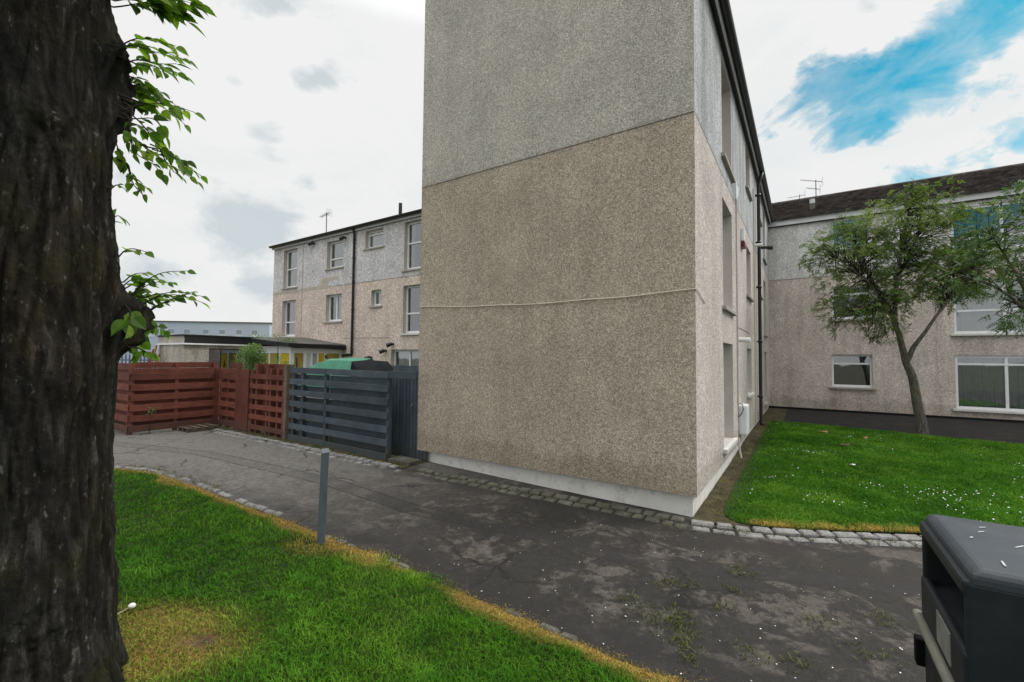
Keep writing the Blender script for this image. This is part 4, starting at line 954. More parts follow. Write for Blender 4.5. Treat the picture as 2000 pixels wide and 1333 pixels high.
for ti, (pp, n, s) in enumerate(twigs+[([(r+random.uniform(-.03,.02), z+random.uniform(-.05,.05)) for r, z in pp], n, s*.95) for pp, n, s in twigs[:19]+twigs[23:29]]):
    dep0 = random.uniform(-.2, .2); slope = random.uniform(-.15, .25)
    q = np.array(resample([(r, z) for r, z in pp], 24)); pts = [LP(r-.05*(i == 0), z, dep0+slope*(i/23)) for i, (r, z) in enumerate(q)]
    tw.tube(pts, [max(.0022, .0055*(1-.7*i/23)) for i in range(24)], 5)
    for kx in range(n):
        u = (.22+.78*(kx+.6)/n) if n > 1 else .9; i = min(23, int(u*23)); p = pts[i]
        d = (pts[min(23,i+1)]-pts[max(0,i-1)]).normalized(); side = (1 if kx % 2 else -1)
        lat = d.cross(Vector((0,0,1)));  lat = lat.normalized() if lat.length > .1 else WR
        dd = d*random.uniform(.5,1.0)+lat*side*random.uniform(.2,.8)+Vector((0,0,random.uniform(-.75,.05)))
        if kx == n-1: dd = d*1.0+Vector((0,0,-.35))
        dd.normalize(); pet = p+dd*s*.3; tw.tube([p, p+dd*s*.15+Vector((0,0,.004)), pet], .0014, 4)
        nn = Vector((random.gauss(0,.45), random.gauss(0,.45), .75)) - VD*random.uniform(.1,1.3)
        LPs.append(pet); LD.append(dd); LN.append(nn); LS.append(s*random.uniform(.7,1.15)); LV.append(random.random())
tw.build('shoots', M['twig'], lime, smooth=True)
leaf_mesh('leaves', [tuple(p) for p in LPs], [tuple(p) for p in LD], [tuple(p) for p in LN], LS, M['leaf_lime'], lime, LV, 'lime', .95, .3)
# limbs and crown overhead (above the picture)
m = MB(); cP, cD, cN, cS, cV = [], [], [], [], []
for i in range(9):
    ang = i*2*math.pi/9+.3; r1 = random.uniform(1.6,2.8); z0 = random.uniform(5.3,6.0)
    p = [TC+Vector((0,0,z0)), TC+Vector((math.cos(ang)*.8, math.sin(ang)*.8, z0+.9)), TC+Vector((math.cos(ang)*r1, math.sin(ang)*r1, z0+2.0+random.random()))]
    m.tube(p, [.13,.09,.03], 8)
while len(cP) < 5200:
    ang = random.uniform(0, 2*math.pi); r_ = 3.4*math.sqrt(random.random()); x, y = TC.x+r_*math.cos(ang), TC.y+r_*math.sin(ang); z = random.uniform(5.3, 9.5)
    if z < 5.6+max(0, y-2.6)*1.15+max(0, x+2.6)*.25: continue
    if mnoise.noise(Vector((x*.9,y*.9,z*.9))) < -.12: continue
    cP.append((x,y,z)); cD.append((random.gauss(0,1),random.gauss(0,1),random.gauss(-.5,.5))); cN.append((random.gauss(0,.6),random.gauss(0,.6),1)); cS.append(random.uniform(.1,.16)); cV.append(random.random())
m.build('limbs', M['bark'], lime, smooth=True)
leaf_mesh('crown', cP, cD, cN, cS, M['leaf_lime'], lime, cV, 'diamond', .8, .15)

# ---- small rowan-like trees: limbs from a sketch in metres (x across, z up, y deep), leaf sprays hung round branch ends
def small_tree(name, label, base, limbs, lobes, nspray, mat, seed, bark='bark2', group=None, droop=.3, ll=.062):
    rn = random.Random(seed); rt = thing(name, label, 'tree', base, group); b = Vector(base)
    xr = Vector((b.x, b.y, 0)).normalized(); fx = Vector((1, 0, 0)); fy = Vector((0, 1, 0))
    L3 = lambda x, z, y=0.0: b+fx*x+fy*y+Vector((0,0,z))
    tm = MB(); skel = []
    for pts, r0, r1 in limbs:
        q = [L3(*p) for p in pts]; n = len(q)
        sm_ = []
        for i in range(n-1):
            for k in range(6):
                t = k/6; p0, p1, p2, p3 = q[max(0,i-1)], q[i], q[i+1], q[min(n-1,i+2)]
                sm_.append(.5*((2*p1)+(-p0+p2)*t+(2*p0-5*p1+4*p2-p3)*t*t+(-p0+3*p1-3*p2+p3)*t**3))
        sm_.append(q[-1]); N = len(sm_)
        sm_ = [p+Vector((mnoise.noise(p*2.1),mnoise.noise(p*2.3+Vector((9,0,0))),0))*.035*(i > 3) for i, p in enumerate(sm_)]
        tm.tube(sm_, [r0+(r1-r0)*(i/(N-1))**.8 for i in range(N)], 10); skel += [(p, i/(N-1)) for i, p in enumerate(sm_)][N//4:]
    tr_ = tm.build('trunk', M[bark], rt, smooth=True)
    bm_ = MB(); P, D, N_, S, Vv = [], [], [], [], []
    tot = sum(l[-1] for l in lobes)
    for cx, cz, cy, rx, rz, ry, wgt in lobes:
        for _ in range(int(nspray*wgt/tot)):
            u = Vector((rn.gauss(0,1), rn.gauss(0,1), rn.gauss(0,1))).normalized()*rn.random()**.45
            c = L3(cx+u.x*rx, cz+u.z*rz, cy+u.y*ry)
            if mnoise.noise(c*1.35+Vector((seed,0,0))) < -.10: continue
            sp = min(rn.sample(skel, min(len(skel), 26)), key=lambda s: (s[0]-c).length)[0]
            mid = (sp+c)/2+Vector((rn.gauss(0,.1), rn.gauss(0,.1), .12))
            if rn.random() < .5: bm_.tube([sp, mid, c], [.014, .009, .003], 4, False)
            tone = .5+.5*mnoise.noise(c*1.1+Vector((0,seed,0)))
            for w in range(rn.randint(3, 5)):      # each spray holds a few pinnate leaves
                d = (c-sp).normalized()*.5+Vector((rn.gauss(0,.7), rn.gauss(0,.7), rn.gauss(-droop,.45))); d.normalize()
                o = c+Vector((rn.gauss(0,.07), rn.gauss(0,.07), rn.gauss(0,.07))); ln = rn.uniform(.13,.22)
                nn = Vector((rn.gauss(0,.6), rn.gauss(0,.6), 1)); lat = d.cross(nn).normalized()
                for k in range(6):
                    p = o+d*ln*(k/6)+Vector((0,0,-.05*(k/6)**2))
                    for sg in (-1, 1):
                        P.append(tuple(p)); D.append(tuple(lat*sg+d*.55+Vector((0,0,-.25)))); N_.append(tuple(nn)); S.append(ll*rn.uniform(.7,1.2)); Vv.append(min(1, max(0, tone*.8+rn.uniform(-.25,.3))))
    bm_.build('branches', M['twig'], tr_, recalc=False)
    leaf_mesh('crown', P, D, N_, S, M[mat], rt, Vv, 'diamond', .5, .05)
    return rt
bx0, by0 = 11.36, 12.28; k_ = 1/70.5
limbs = [([(0,-.1),(-.05,.35),(-.18,1.27,.02),(-.36,1.95,.04),(-.52,2.55,.05),(-.62,3.3,.08),(-.55,4.1,.1),(-.35,5.1,.15),(-.1,6.5,.1)], .15, .018),
         ([(-.5,2.45,.04),(-.78,2.95,-.1),(-1.15,3.5,-.25),(-1.8,4.2,-.4),(-2.7,4.8,-.5)], .055, .010),
         ([(-.38,2.0,.04),(-.24,2.45,-.1),(-.05,2.85,-.2),(.3,3.45,-.3),(.95,4.3,-.25),(1.8,5.0,0)], .075, .010),
         ([(-.6,3.2,.08),(-1.0,4.2,.3),(-1.3,5.0,.5),(-1.4,5.8,.6)], .05, .008),
         ([(-.6,3.3,.08),(-.2,4.4,.5),(.5,5.3,.8),(.9,6.0,.9)], .045, .008),
         ([(-1.15,3.5,-.25),(-1.7,3.6,-.5),(-2.4,3.3,-.7),(-2.9,3.1,-.8)], .03, .006)]
limbs[0][0][:] = [p if len(p) == 3 else (*p, 0.0) for p in limbs[0][0]]
lobes = [(1.2,5.95,0,.9,.5,.7,1.2),(2.0,4.5,0,.7,.5,.5,.8),(.1,5.2,0,1.0,.6,.9,1.6),(-.1,6.0,0,1.35,.75,1.1,3),(-1.4,5.5,0,1.15,.8,1.0,3),(-2.55,5.0,-.3,.9,.55,.7,2.0),(.9,5.5,0,1.0,.7,.9,2),(-.5,4.6,0,1.8,.75,1.2,3.6),(-1.5,3.75,-.3,1.3,.45,.8,1.8),(-2.25,3.25,-.5,.95,.5,.6,1.4),(-1.5,2.75,-.4,.7,.25,.5,.3),(.75,4.2,-.1,1.1,.6,.9,1.8),(-1.9,4.3,0,.9,.5,.8,1.0),(0,6.75,0,.6,.35,.5,.5),(1.6,4.9,0,.9,.6,.6,1.4)]
small_tree('rowan_tree', 'small leaning tree with forked trunk on the side lawn, grey-green leaves', (bx0, by0, 0.0), limbs, [(a+.12,b,c,d*1.16,e*1.12,f,g) for a,b,c,d,e,f,g in lobes], 2000, 'leaf_rowan', 11)
b2 = (11.35, 9.3, -.03)
limbs2 = [([(0,-.1,0),(.05,1.2,0),(-.05,2.6,0),(.05,4.0,.1),(0,5.6,0)], .16, .03), ([(0,2.2,0),(-.5,3.0,-.1),(-1.2,3.6,-.1),(-2.1,3.9,-.1)], .06, .01), ([(-.05,2.6,0),(-.6,3.8,0),(-1.1,4.8,.1)], .06, .01), ([(0,2.4,0),(.8,3.4,.2),(1.5,4.3,.2)], .06, .01)]
lobes2 = [(-.9,4.6,0,.75,.8,.8,2.4),(-1.5,3.85,0,.65,.45,.6,1.3),(0,5.3,0,1.0,.7,.9,2),(.9,4.6,0,1.0,.8,.9,2),(-.3,4.0,.2,.9,.6,.8,1.5),(-1.1,2.85,-.1,.55,.22,.4,.25),(-.4,3.3,0,.6,.4,.5,.5)]
small_tree('rowan_tree', 'darker green tree reaching in from the right edge in front of the wide windows', b2, limbs2, lobes2, 620, 'leaf_dark', 23)
# ---- bushes behind the fences
def bush(label, base, lobes, n, mat='leaf_bush', s=.07, seed=1, stem=.03):
    rn = random.Random(seed); rt = thing('bush', label, 'bush', base); b = Vector(base); P, D, N_, S, Vv = [], [], [], [], []; m = MB()
    for cx, cy, cz, rx, rz in lobes:
        m.tube([b, b+Vector((cx*.6,cy*.6,cz*.6)), b+Vector((cx,cy,cz))], [stem,stem*.7,stem*.3], 5)
        for _ in range(n):
            u = Vector((rn.gauss(0,1),rn.gauss(0,1),rn.gauss(0,1))).normalized()*rn.random()**.4
            c = b+Vector((cx+u.x*rx, cy+u.y*rx, cz+u.z*rz))
            if mnoise.noise(c*4) < -.25: continue
            P.append(tuple(c)); D.append((u.x+rn.gauss(0,.4),u.y+rn.gauss(0,.4),u.z+rn.gauss(.1,.4))); N_.append((rn.gauss(0,1),rn.gauss(0,1),1)); S.append(s*rn.uniform(.6,1.3)); Vv.append(min(1,max(0,.5+.4*u.z+rn.gauss(0,.2))))
    m.build('stems', M['twig'], rt); leaf_mesh('foliage', P, D, N_, S, M[mat], rt, Vv, 'diamond', .45, .1); return rt
bush('round bright green bush rising behind the red-brown garden gate', (-8.85,15.0,0), [(0,0,1.75,.5,.62),(-.1,.1,1.2,.5,.6),(.1,0,2.05,.36,.36)], 1900, seed=4)
bush('looser olive green shrub in front of the white porch panels', (-7.95,15.3,0), [(0,0,1.6,.38,.4),(-.45,.2,1.5,.4,.4),(.25,0,1.35,.35,.45)], 420, s=.06, seed=6)
bush('sprig of green growing over the felt porch roof', (-10.0,18.9,0), [(0,0,2.72,.42,.24),(.4,.2,2.62,.3,.16)], 220, s=.07, seed=8)
bush('pale thin shrub in front of the long far building', (-20.5,36,0), [(0,0,3.2,1.5,.6),(1.6,0,3.0,1.0,.5)], 260, s=.16, seed=9)
bush('weedy sprig growing from the foot of the red fence', (-9.2,11.32,0), [(0,0,.5,.12,.1),(.1,0,.62,.1,.06)], 26, s=.06, seed=10, stem=.006)

# ================================================================== GRASS
def blades(name, X, Y, Z, H, Wd, C, lean=.5):
    n = len(X); th = rng.uniform(0, 2*np.pi, n); dx, dy = np.cos(th), np.sin(th); lx = rng.normal(0, lean, n)*H; ly = rng.normal(0, lean, n)*H
    lx += .25*lean*H*(fbm(X*3, Y*3)-.5)*6; ly += .25*lean*H*(fbm(X*3+40, Y*3)-.5)*6
    b0 = np.c_[X-dx*Wd/2, Y-dy*Wd/2, Z-.004]; b1 = np.c_[X+dx*Wd/2, Y+dy*Wd/2, Z-.004]
    m0 = np.c_[X-dx*Wd*.38+lx*.4, Y-dy*Wd*.38+ly*.4, Z+H*.6]; m1 = np.c_[X+dx*Wd*.38+lx*.4, Y+dy*Wd*.38+ly*.4, Z+H*.6]
    tp_ = np.c_[X+lx, Y+ly, Z+H*(1-.25*np.minimum(1.5, np.hypot(lx, ly)/np.maximum(H, 1e-4)))]
    V = np.stack([b0, b1, m1, m0, tp_], 1).reshape(-1, 3); i = np.arange(n)*5
    me = bpy.data.meshes.new(name); me.vertices.add(n*5); me.vertices.foreach_set('co', V.astype(np.float32).ravel())
    loops = np.stack([i, i+1, i+2, i+3, i+3, i+2, i+4], 1).astype(np.int32).ravel()
    me.loops.add(n*7); me.loops.foreach_set('vertex_index', loops)
    st = np.stack([np.arange(n)*7, np.arange(n)*7+4], 1).astype(np.int32).ravel()
    me.polygons.add(n*2); me.polygons.foreach_set('loop_start', st); me.update(calc_edges=True); me.validate()
    ca = me.attributes.new('Col', 'FLOAT_COLOR', 'POINT')
    sh = np.array([.45,.45,.9,.9,1.15])[None,:,None]; cc = np.concatenate([np.clip(C[:,None,:]*sh, 0, 1), np.ones((n,5,1))], 2)  # dark roots, light tips: shading among the blades put into their colour
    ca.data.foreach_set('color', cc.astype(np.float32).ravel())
    me.materials.append(M['grass']); o = bpy.data.objects.new(name, me); COL.objects.link(o); return tag(o, kind='stuff')
GR = np.array([[.042,.15,.009],[.082,.24,.014],[.17,.34,.03]]); YE = np.array([.58,.40,.11]); YG = np.array([.38,.34,.07])
def green(X, Y):
    f = np.clip((.6*fbm(X*1.1, Y*1.1)+.4*fbm(X*4.5+30, Y*4.5)-.30)*2.6, 0, 1)[:,None]*.75+rng.random(len(X))[:,None]*.25
    c = np.where(f < .5, GR[0]*(1-2*f)+GR[1]*2*f, GR[1]*(2-2*f)+GR[2]*(2*f-1))
    return c
# left lawn
edp = ed.tolist(); N0 = 420000
r0 = rng.random(N0); ang = rng.uniform(-1.25, .95, N0)       # polar about the camera foot: denser close by
rad = 2.0+11*r0**1.9
X = np.sin(ang)*rad; Y = np.cos(ang)*rad
sd = seg_dist(X, Y, edp, True); D = -sd    # positive inside the lawn (camera side)
ins = D > -.10*rng.random(N0)**2; X, Y, D = X[ins], Y[ins], D[ins]
near = np.hypot(X-TC.x, Y-TC.y) > .5; X, Y, D = X[near], Y[near], D[near]
rad = np.hypot(X, Y)
C = green(X, Y)
wy = straw_fn(X, Y, D)
postp = np.exp(-(((X+2.0)/.45)**2+((Y-4.9)/.28)**2)); dead = dead_fn(X, Y)
nz = fbm(X*6, Y*6); wd = np.clip(dead*1.5*(.55+nz)-.25, 0, 1)
wy = np.maximum(wy, np.clip(postp*1.6*(.5+nz)-.3, 0, 1)); yel = np.maximum(wy, wd*.75)[:,None]
tone = rng.uniform(.65,1.25,len(X))[:,None]
dry = np.where(rng.random(len(X))[:,None] < .72, YE, YG)*tone; dryd = np.where(rng.random(len(X))[:,None] < .35, YE*.85, YG*np.array([.95,1.25,.9]))*tone
C = C*(1-yel)*tone**.5+np.where((wd*.75 > wy)[:,None], dryd, dry)*yel
bare = bare_fn(X, Y); keep = rng.random(len(X)) > np.clip(bare*1.3*(nz+.3), 0, .93); 
H = (.028+.030*rng.random(len(X))+.035*np.clip(fbm(X*1.3+9, Y*1.3)-.45, 0, 1)*2)*(1-.45*yel[:,0]); H *= np.where(D < .12, .7, 1)
tuft = fbm(X*3.1+50, Y*3.1); H *= .40+1.2*tuft; C *= (.50+.98*tuft)[:,None]
dull = (rng.random(len(X)) < .14)[:,None]; C = np.where(dull, C*.55+np.array([.07,.075,.02])*.6, C)
X, Y, D, C, H, rad = X[keep], Y[keep], D[keep], C[keep], H[keep], rad[keep]
Z = gzn(X, Y)-.012+.05*np.clip(D/.25, 0, 1)+.03*(fbm(X*1.3, Y*1.3)-.5)*np.clip(D/.6, 0, 1)
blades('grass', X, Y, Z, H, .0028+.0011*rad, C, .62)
# right lawn
N1 = 330000
fa = rng.uniform(-9, -.15, N1); fb_ = .0+10.6*rng.random(N1)**1.35
frp = resample(FRONT, 200).tolist(); sdv = seg_dist(fa, fb_, frp, True)
front_b = np.interp(-fa, [-p[0] for p in frp][::1], [p[1] for p in frp]) if False else None
poly = frp+[[-12.5,7.9],[-.25,10.5]]
def inside(px, py, poly):
    c = np.zeros(len(px), bool); j = len(poly)-1
    for i in range(len(poly)):
        xi, yi = poly[i]; xj, yj = poly[j]
        if yi != yj: c ^= ((yi > py) != (yj > py)) & (px < (xj-xi)*(py-yi)/(yj-yi)+xi)
        j = i
    return c
ins = inside(fa, fb_, poly); fa, fb_ = fa[ins], fb_[ins]
X = OX+fa*AV[0]+fb_*BV[0]; Y = OY+fa*AV[1]+fb_*BV[1]
dF = seg_dist(fa, fb_, FRONT[3:]); dL = -.30-fa; nz = fbm(X*4, Y*4)
C = green(X, Y)*rng.uniform(.8,1.15,len(X))[:,None]
yel = np.clip(1.15-dF/(.12+.18*nz), 0, 1)*np.clip((nz-.2)*3, 0, 1)*np.where(fa < -.6, 1, .35)
C = C*(1-yel[:,None])+yel[:,None]*np.where(rng.random(len(X))[:,None] < .65, YE, YG)*1.1
keep = (rng.random(len(X)) < np.clip(.10+dL/(.1+.9*nz**2*2), 0, 1)); X, Y, C, nz = X[keep], Y[keep], C[keep], nz[keep]
rad = np.hypot(X, Y); tuft = fbm(X*2.1+50, Y*2.1); C *= (.75+.45*tuft)[:,None]
H = (.03+.035*rng.random(len(X)))*(.7+.7*tuft)
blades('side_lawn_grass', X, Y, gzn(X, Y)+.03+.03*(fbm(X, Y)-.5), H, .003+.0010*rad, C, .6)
# weeds along kerbs, fence foot, soil strip and in the path cracks
wx, wy_, wc = [], [], []
def weeds(pts, n, spread, estate=True, col=None, hm=1):
    for a, b in pts:
        x, y = E2(a, b) if estate else (a, b)
        for _ in range(n):
            wx.append(x+random.gauss(0, spread)); wy_.append(y+random.gauss(0, spread)); wc.append(col if col is not None else random.choice([(.07,.13,.02),(.10,.15,.03),(.16,.15,.04)]))
rw = random.Random(5)
weeds([(rw.uniform(5.2,12.6), rw.uniform(-.62,-.46)) for _ in range(90)], 9, .035)
weeds([(rw.uniform(5,12), -.83+rw.uniform(-.03,.03)) for _ in range(40)], 6, .03)
weeds([(rw.uniform(.1,4.7), -.57+.06*0+rw.uniform(-.02,.3)) for _ in range(45)], 6, .02)
weeds([(12.62, rw.uniform(-2.3,-.5)) for _ in range(30)], 8, .03, True, (.17,.13,.05))
weeds([(-rw.uniform(.05,.5), rw.uniform(.2,9)) for _ in range(150)], 7, .05, True, (.14,.125,.04))
for _ in range(330):
    b = rw.uniform(.1,10); weeds([(-.36+min(.3, rw.expovariate(8)), b)], 8, .05, True, rw.choice([(.06,.12,.015),(.10,.15,.03),(.16,.16,.05)]))
weeds([(-.2-rw.uniform(0,2.2), 0) for _ in range(0)], 1, .1)
for u in range(60):
    a = -rw.uniform(.1,2.4); b = -.03+(-a-.6)*.42 if a < -.6 else -.1; weeds([(a, b-.1+rw.uniform(-.1,.12))], 5, .03)
crack = [(1.05,3.95),(1.1,3.8),(1.22,3.75),(1.35,3.6),(1.5,4.3),(1.62,4.25),(2.35,4.6),(2.3,4.5),(1.9,3.9),(2.55,3.75),(2.1,4.15),(2.7,3.3),(1.75,3.3),(2.0,3.2),(3.1,3.75)]
weeds([(x+rw.gauss(0,.05), y+rw.gauss(0,.05)) for x, y in crack for _ in range(3)], 13, .06, False, (.13,.15,.045))
weeds([(1.28+.01*i+rw.gauss(0,.03), 3.2+.045*i) for i in range(16)], 14, .05, False, (.13,.16,.045))
for i in range(140):
    t = rw.random(); q = ed[int(40+t*88)]; weeds([(q[0]+rw.gauss(.03,.05), q[1]+rw.gauss(.05,.06))], 6, .03, False, rw.choice([(.30,.22,.06),(.22,.18,.05),(.12,.14,.03)]))
wx = np.array(wx); wy_ = np.array(wy_); wc = np.array(wc)*rng.uniform(.7,1.2,(len(wx),1))
blades('weeds', wx, wy_, gzn(wx, wy_)+.012, rng.uniform(.010,.036,len(wx)), np.full(len(wx), .010), wc, 1.1)
# daisies in drifts
dm = MB(); rd_ = random.Random(12)
def dpt(x, y, s, h):
    z = gz(x, y)+.03+h; c = Vector((x, y, z)); tl = Vector((rd_.gauss(0,.3), rd_.gauss(-.25,.3), 1)).normalized(); u = tl.cross(Vector((1,0,0))).normalized(); v = tl.cross(u)
    dm.quad(*[c+(u*math.cos(k*math.pi/3)+v*math.sin(k*math.pi/3))*s for k in range(6)])
drift = [(-.75,2.6,.15,14),(-1.4,1.7,.2,12),(-2.15,3.0,.25,16),(-2.9,3.0,.4,40),(-3.5,3.4,.3,22),(-3.0,2.2,.4,14),(-4.5,4.6,.4,34),(-4.2,3.2,.35,20),(-1.2,5.4,.5,34),(-2.5,6.6,.6,22),(-.9,9.7,.5,30),(-3.4,8.8,.6,26),(-5,6.5,.6,20),(-2.0,2.0,.6,14),(-3.5,2.4,.4,18),(-.6,1.4,.3,5),(-1.2,3.4,.5,16),(-5.6,5.0,.5,26),(-2.3,8.3,1,22),(-4.6,8.4,.6,18)]
for a, b, s, n in drift:
    for _ in range(n):
        x, y = E2(min(-.5, a+rd_.gauss(0,s*.6)), b+rd_.gauss(0,s*.6)); dpt(x, y, rd_.uniform(.005,.0105), rd_.uniform(.035,.065))
tag(dm.build('daisies', M['petal'], recalc=False), 'small white daisies scattered in drifts over the side lawn', 'daisies', kind='stuff')
pm = MB()
for _ in range(330):
    x = rd_.uniform(-1.5, 4.6); y = rd_.uniform(2.3, 6.0)
    if rd_.random() > .25+.75*min(1, max(0, (x+.8)/2.5)): continue
    a, b = loc(x, y)
    if b > -.6: continue
    s = rd_.uniform(.004,.010); t = rd_.uniform(0,6.3); z = gz(x,y)+.012
    pm.quad(*[(x+math.cos(t+k*1.571)*s*(1 if k % 2 else .6), y+math.sin(t+k*1.571)*s*(1 if k % 2 else .6), z+rd_.uniform(0,.003)) for k in range(4)])
tag(pm.build('fallen_petals', M['petal'], recalc=False), 'tiny pale petals scattered over the dark path', 'petals', kind='stuff')
# odd bits on the lawns
def crumpled(name, label, cat, x, y, s, mat, z=.06, group=None):
    m = MB(); V = []; h = gz(x, y)+z
    for i in range(5):
        V.append([Vector((x+(i-2)*s*.5, y+(j-2)*s*.38, h+s*.35*mnoise.noise(Vector((i*.9+x*9,j*.9+y*7,0)))+s*.1*abs(i-2))) for j in range(5)])
    for i in range(4):
        for j in range(4):
            if (i in (0,3) and j in (0,3)): continue
            m.quad(V[i][j], V[i+1][j], V[i+1][j+1], V[i][j+1])
    return tag(m.build(name, mat, at=(x,y,h)), label, cat, group)
crumpled('dry_leaf', 'largest curled orange leaf, lying nearest the building on the side lawn', 'leaf', 8.5, 12.13, .14, M['dryleaf'], .09, 'dead leaves on the side lawn')
crumpled('dry_leaf', 'small pale orange leaf lying nearest the small tree trunk', 'leaf', 8.94, 11.28, .09, M['dryleaf'], .08, 'dead leaves on the side lawn')
crumpled('dry_leaf', 'dull brown curled leaf lying in the middle of the side lawn', 'leaf', 7.8, 10.42, .11, mat_plain('brown_leaf', (.14,.10,.07), .9, .1, .3, 20), .08, 'dead leaves on the side lawn')
crumpled('paper_scrap', 'white scrap of paper lying on the side lawn among daisies', 'litter', 6.56, 8.57, .055, M['petal'], .1)
x, y = -3.02, 3.62; z = gz(x, y)+.03
ms = thing('dandelion_clock', 'single white seed head on a pale bent stalk beside the big trunk', 'flower', (x, y, z))
m = MB(); c = Vector((x, y, z+.06))
for i in range(7):
    t0, t1 = math.pi*i/7, math.pi*(i+1)/7
    for j in range(10):
        a0, a1 = 2*math.pi*j/10, 2*math.pi*(j+1)/10
        f = lambda t, a: c+Vector((math.sin(t)*math.cos(a), math.sin(t)*math.sin(a), math.cos(t)*.75))*.026
        m.quad(f(t0,a0), f(t1,a0), f(t1,a1), f(t0,a1))
m.build('seed_head', M['petal'], ms, smooth=True)
m = MB(); m.tube([c, c+Vector((-.05,-.03,-.03)), c+Vector((-.12,-.05,-.06))], .004, 6); m.build('stalk', M['cable'], ms)

# ================================================================== WORLD, SUN, CAMERA
SUN_EL, SUN_AZ = R(42), R(78)        # azimuth clockwise from +Y
wd_ = bpy.data.worlds.new('World'); scene.world = wd_; wd_.use_nodes = True
class WT(NT):
    def __init__(s, tree): s.t = tree; s.t.nodes.clear(); s.out = s.n('ShaderNodeOutputWorld')
t = WT(wd_.node_tree)
sky = t.n('ShaderNodeTexSky', sky_type='NISHITA'); sky.sun_disc = False; sky.sun_elevation = SUN_EL; sky.sun_rotation = SUN_AZ; sky.air_density = 1.2; sky.dust_density = .6
d = t.n('ShaderNodeTexCoord').outputs['Generated']; nrm = t.n('ShaderNodeVectorMath', operation='NORMALIZE'); t.l(d, nrm.inputs[0]); d = nrm.outputs[0]
sx, sy, sz = t.sep(d)
az = t.math('ARCTAN2', sx, sy); el = t.math('ARCSINE', sz)
dn = t.mapv(d, (1, 1, 1.6))
n1 = t.noise(dn, 4.5, 10, .6, .5); n2 = t.noise(dn, 13, 9, .6, .3)
nz = t.math('ADD', t.math('MULTIPLY', n1, .75), t.math('MULTIPLY', n2, .35))
def blob(a0, e0, ra, re, ang, soft_noise):
    u = t.math('SUBTRACT', az, a0); v = t.math('SUBTRACT', el, e0); c, s = math.cos(ang), math.sin(ang)
    x = t.math('DIVIDE', t.math('ADD', t.math('MULTIPLY', u, c), t.math('MULTIPLY', v, s)), ra)
    y = t.math('DIVIDE', t.math('SUBTRACT', t.math('MULTIPLY', v, c), t.math('MULTIPLY', u, s)), re)
    q = t.math('SQRT', t.math('ADD', t.math('MULTIPLY', x, x), t.math('MULTIPLY', y, y)))
    return t.math('SUBTRACT', 1.0, t.math('ADD', q, t.math('MULTIPLY', t.math('SUBTRACT', nz, .55), soft_noise)))
BLUE = [(0.7306, 0.4542, 0.1346, 0.0478, -0.1416), (0.7364, 0.419, 0.0854, 0.0357, -0.0153), (0.8343, 0.5017, 0.0603, 0.0486, -0.0804), (0.8744, 0.4453, 0.0361, 0.0321, -0.8399), (0.861, 0.3209, 0.0459, 0.0307, 0.0912), (0.7444, 0.4816, 0.053, 0.0352, 0.1729)]
BLUE += [(-2.79,.27,.24,.08,.15), (.86,.26,.16,.05,.25)]
GREY = [(-0.5379, 0.2497, 0.073, 0.0361, 0.2356), (-0.5058, 0.1272, 0.0314, 0.0303, -0.08), (-0.5112, 0.3882, 0.0293, 0.0261, -0.023), (-0.4399, 0.3447, 0.022, 0.0158, -0.1248), (-0.7346, 0.2985, 0.0148, 0.0308, 0.5274), (-0.7005, 0.1334, 0.0293, 0.0247, -0.1025), (-0.4284, 0.5285, 0.031, 0.0128, 0.3345), (-0.5738, 0.4913, 0.017, 0.0098, 0.1586), (-0.5128, 0.6212, 0.0812, 0.0174, 0.3293), (0.6919, 0.5683, 0.0174, 0.009, -0.628)]
def union(lst, nzv):
    o = None
    for b in lst:
        q = blob(*b, nzv); o = q if o is None else t.math('MAXIMUM', o, q)
    return o
bl = t.ramp(union([(a+.02, e, ra*1.34, re*1.36, g) for a, e, ra, re, g in BLUE], 5.5), [(.0, 0), (.22, .45), (.5, .85), (.85, 1)]); gr = t.ramp(union([(a, e, ra*1.5, re*1.6, g) for a, e, ra, re, g in GREY], 7.5), [(.0, 0), (1, 1)])
lum = t.ramp(sz, [(0, .95), (.60, .97), (.85, 2.9), (1, 3.6)])
cloud = t.mix(1, t.mix(t.ramp(t.noise(t.mapv(d, (1.0, 1.0, 2.4)), 3.0, 10, .62, .4), [(.46, 0), (.76, .5)]), (.905,.91,.905), (.72,.79,.82)), lum, 'MULTIPLY')
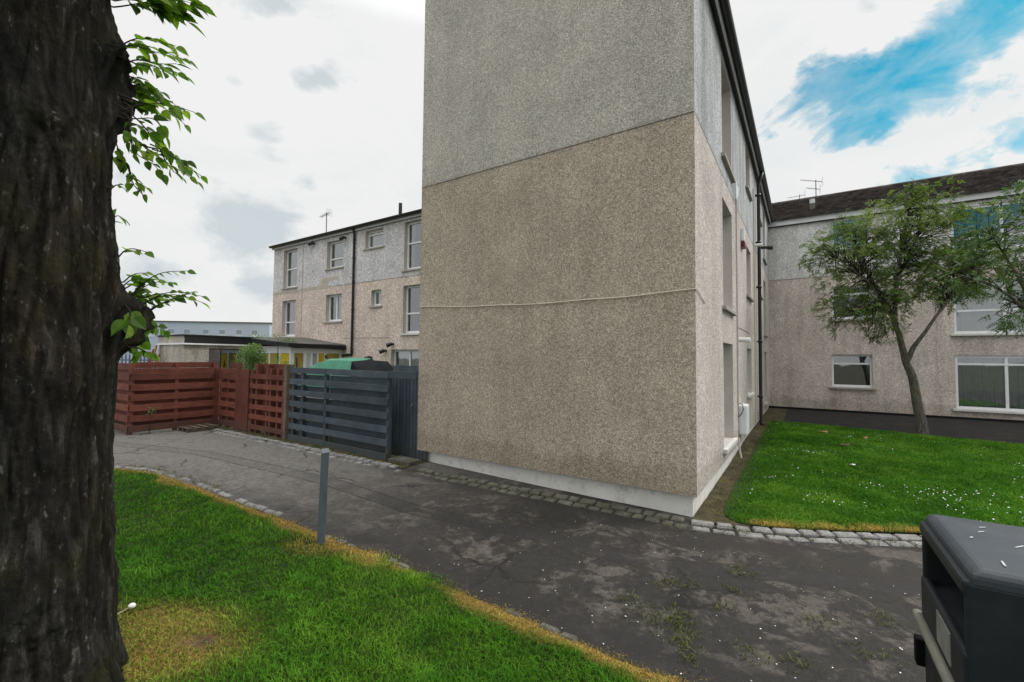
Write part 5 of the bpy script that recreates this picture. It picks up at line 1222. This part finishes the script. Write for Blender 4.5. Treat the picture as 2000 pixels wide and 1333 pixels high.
cloud = t.mix(t.math('MULTIPLY', gr, .62), cloud, (.46,.55,.60))
STR = .1
skyc = t.mix(1, sky.outputs[0], (.15,.95,.98), 'MULTIPLY')
cl10 = t.mix(1, cloud, (1/STR,)*3, 'MULTIPLY')
bl = t.math('MULTIPLY', bl, t.ramp(t.noise(t.mapv(d, (1.0, 1.0, 1.9)), 7.5, 9, .62, .5), [(.40, 1), (.60, .75), (.76, .25)]))
bg = t.n('ShaderNodeBackground'); bg.inputs['Strength'].default_value = STR
t.l(t.mix(bl, cl10, skyc), bg.inputs['Color']); t.l(bg.outputs[0], t.out.inputs[0])
sd_ = bpy.data.lights.new('sun', 'SUN'); sd_.energy = 1.9; sd_.angle = R(14); sd_.color = (1, .965, .91)
so = bpy.data.objects.new('sun', sd_); COL.objects.link(so)
dirv = Vector((math.sin(SUN_AZ)*math.cos(SUN_EL), math.cos(SUN_AZ)*math.cos(SUN_EL), math.sin(SUN_EL)))
so.rotation_euler = dirv.to_track_quat('Z', 'Y').to_euler(); so.location = (10, 0, 20)
cd = bpy.data.cameras.new('camera'); cam = bpy.data.objects.new('camera', cd); COL.objects.link(cam); scene.camera = cam
cd.sensor_fit = 'HORIZONTAL'; cd.sensor_width = 36; cd.lens = 863.62/2000*36; cd.clip_start = .05; cd.clip_end = 2500
p_, r_ = .0392, .0098
Fw = Vector((0, math.cos(p_), math.sin(p_))); U0 = Vector((0, -math.sin(p_), math.cos(p_))); X0 = Vector((1,0,0))
Rv = X0*math.cos(r_)+U0*math.sin(r_); Uv = -X0*math.sin(r_)+U0*math.cos(r_)
cam.matrix_world = Matrix(((Rv.x,Uv.x,-Fw.x,0),(Rv.y,Uv.y,-Fw.y,0),(Rv.z,Uv.z,-Fw.z,2.0),(0,0,0,1)))
scene.view_settings.view_transform = 'Standard'; scene.view_settings.look = 'None'; scene.view_settings.exposure = 0; scene.view_settings.gamma = 1
scene.render.engine = 'CYCLES'; scene.cycles.max_bounces = 6; scene.cycles.transparent_max_bounces = 12
scene.cycles.use_denoising = True
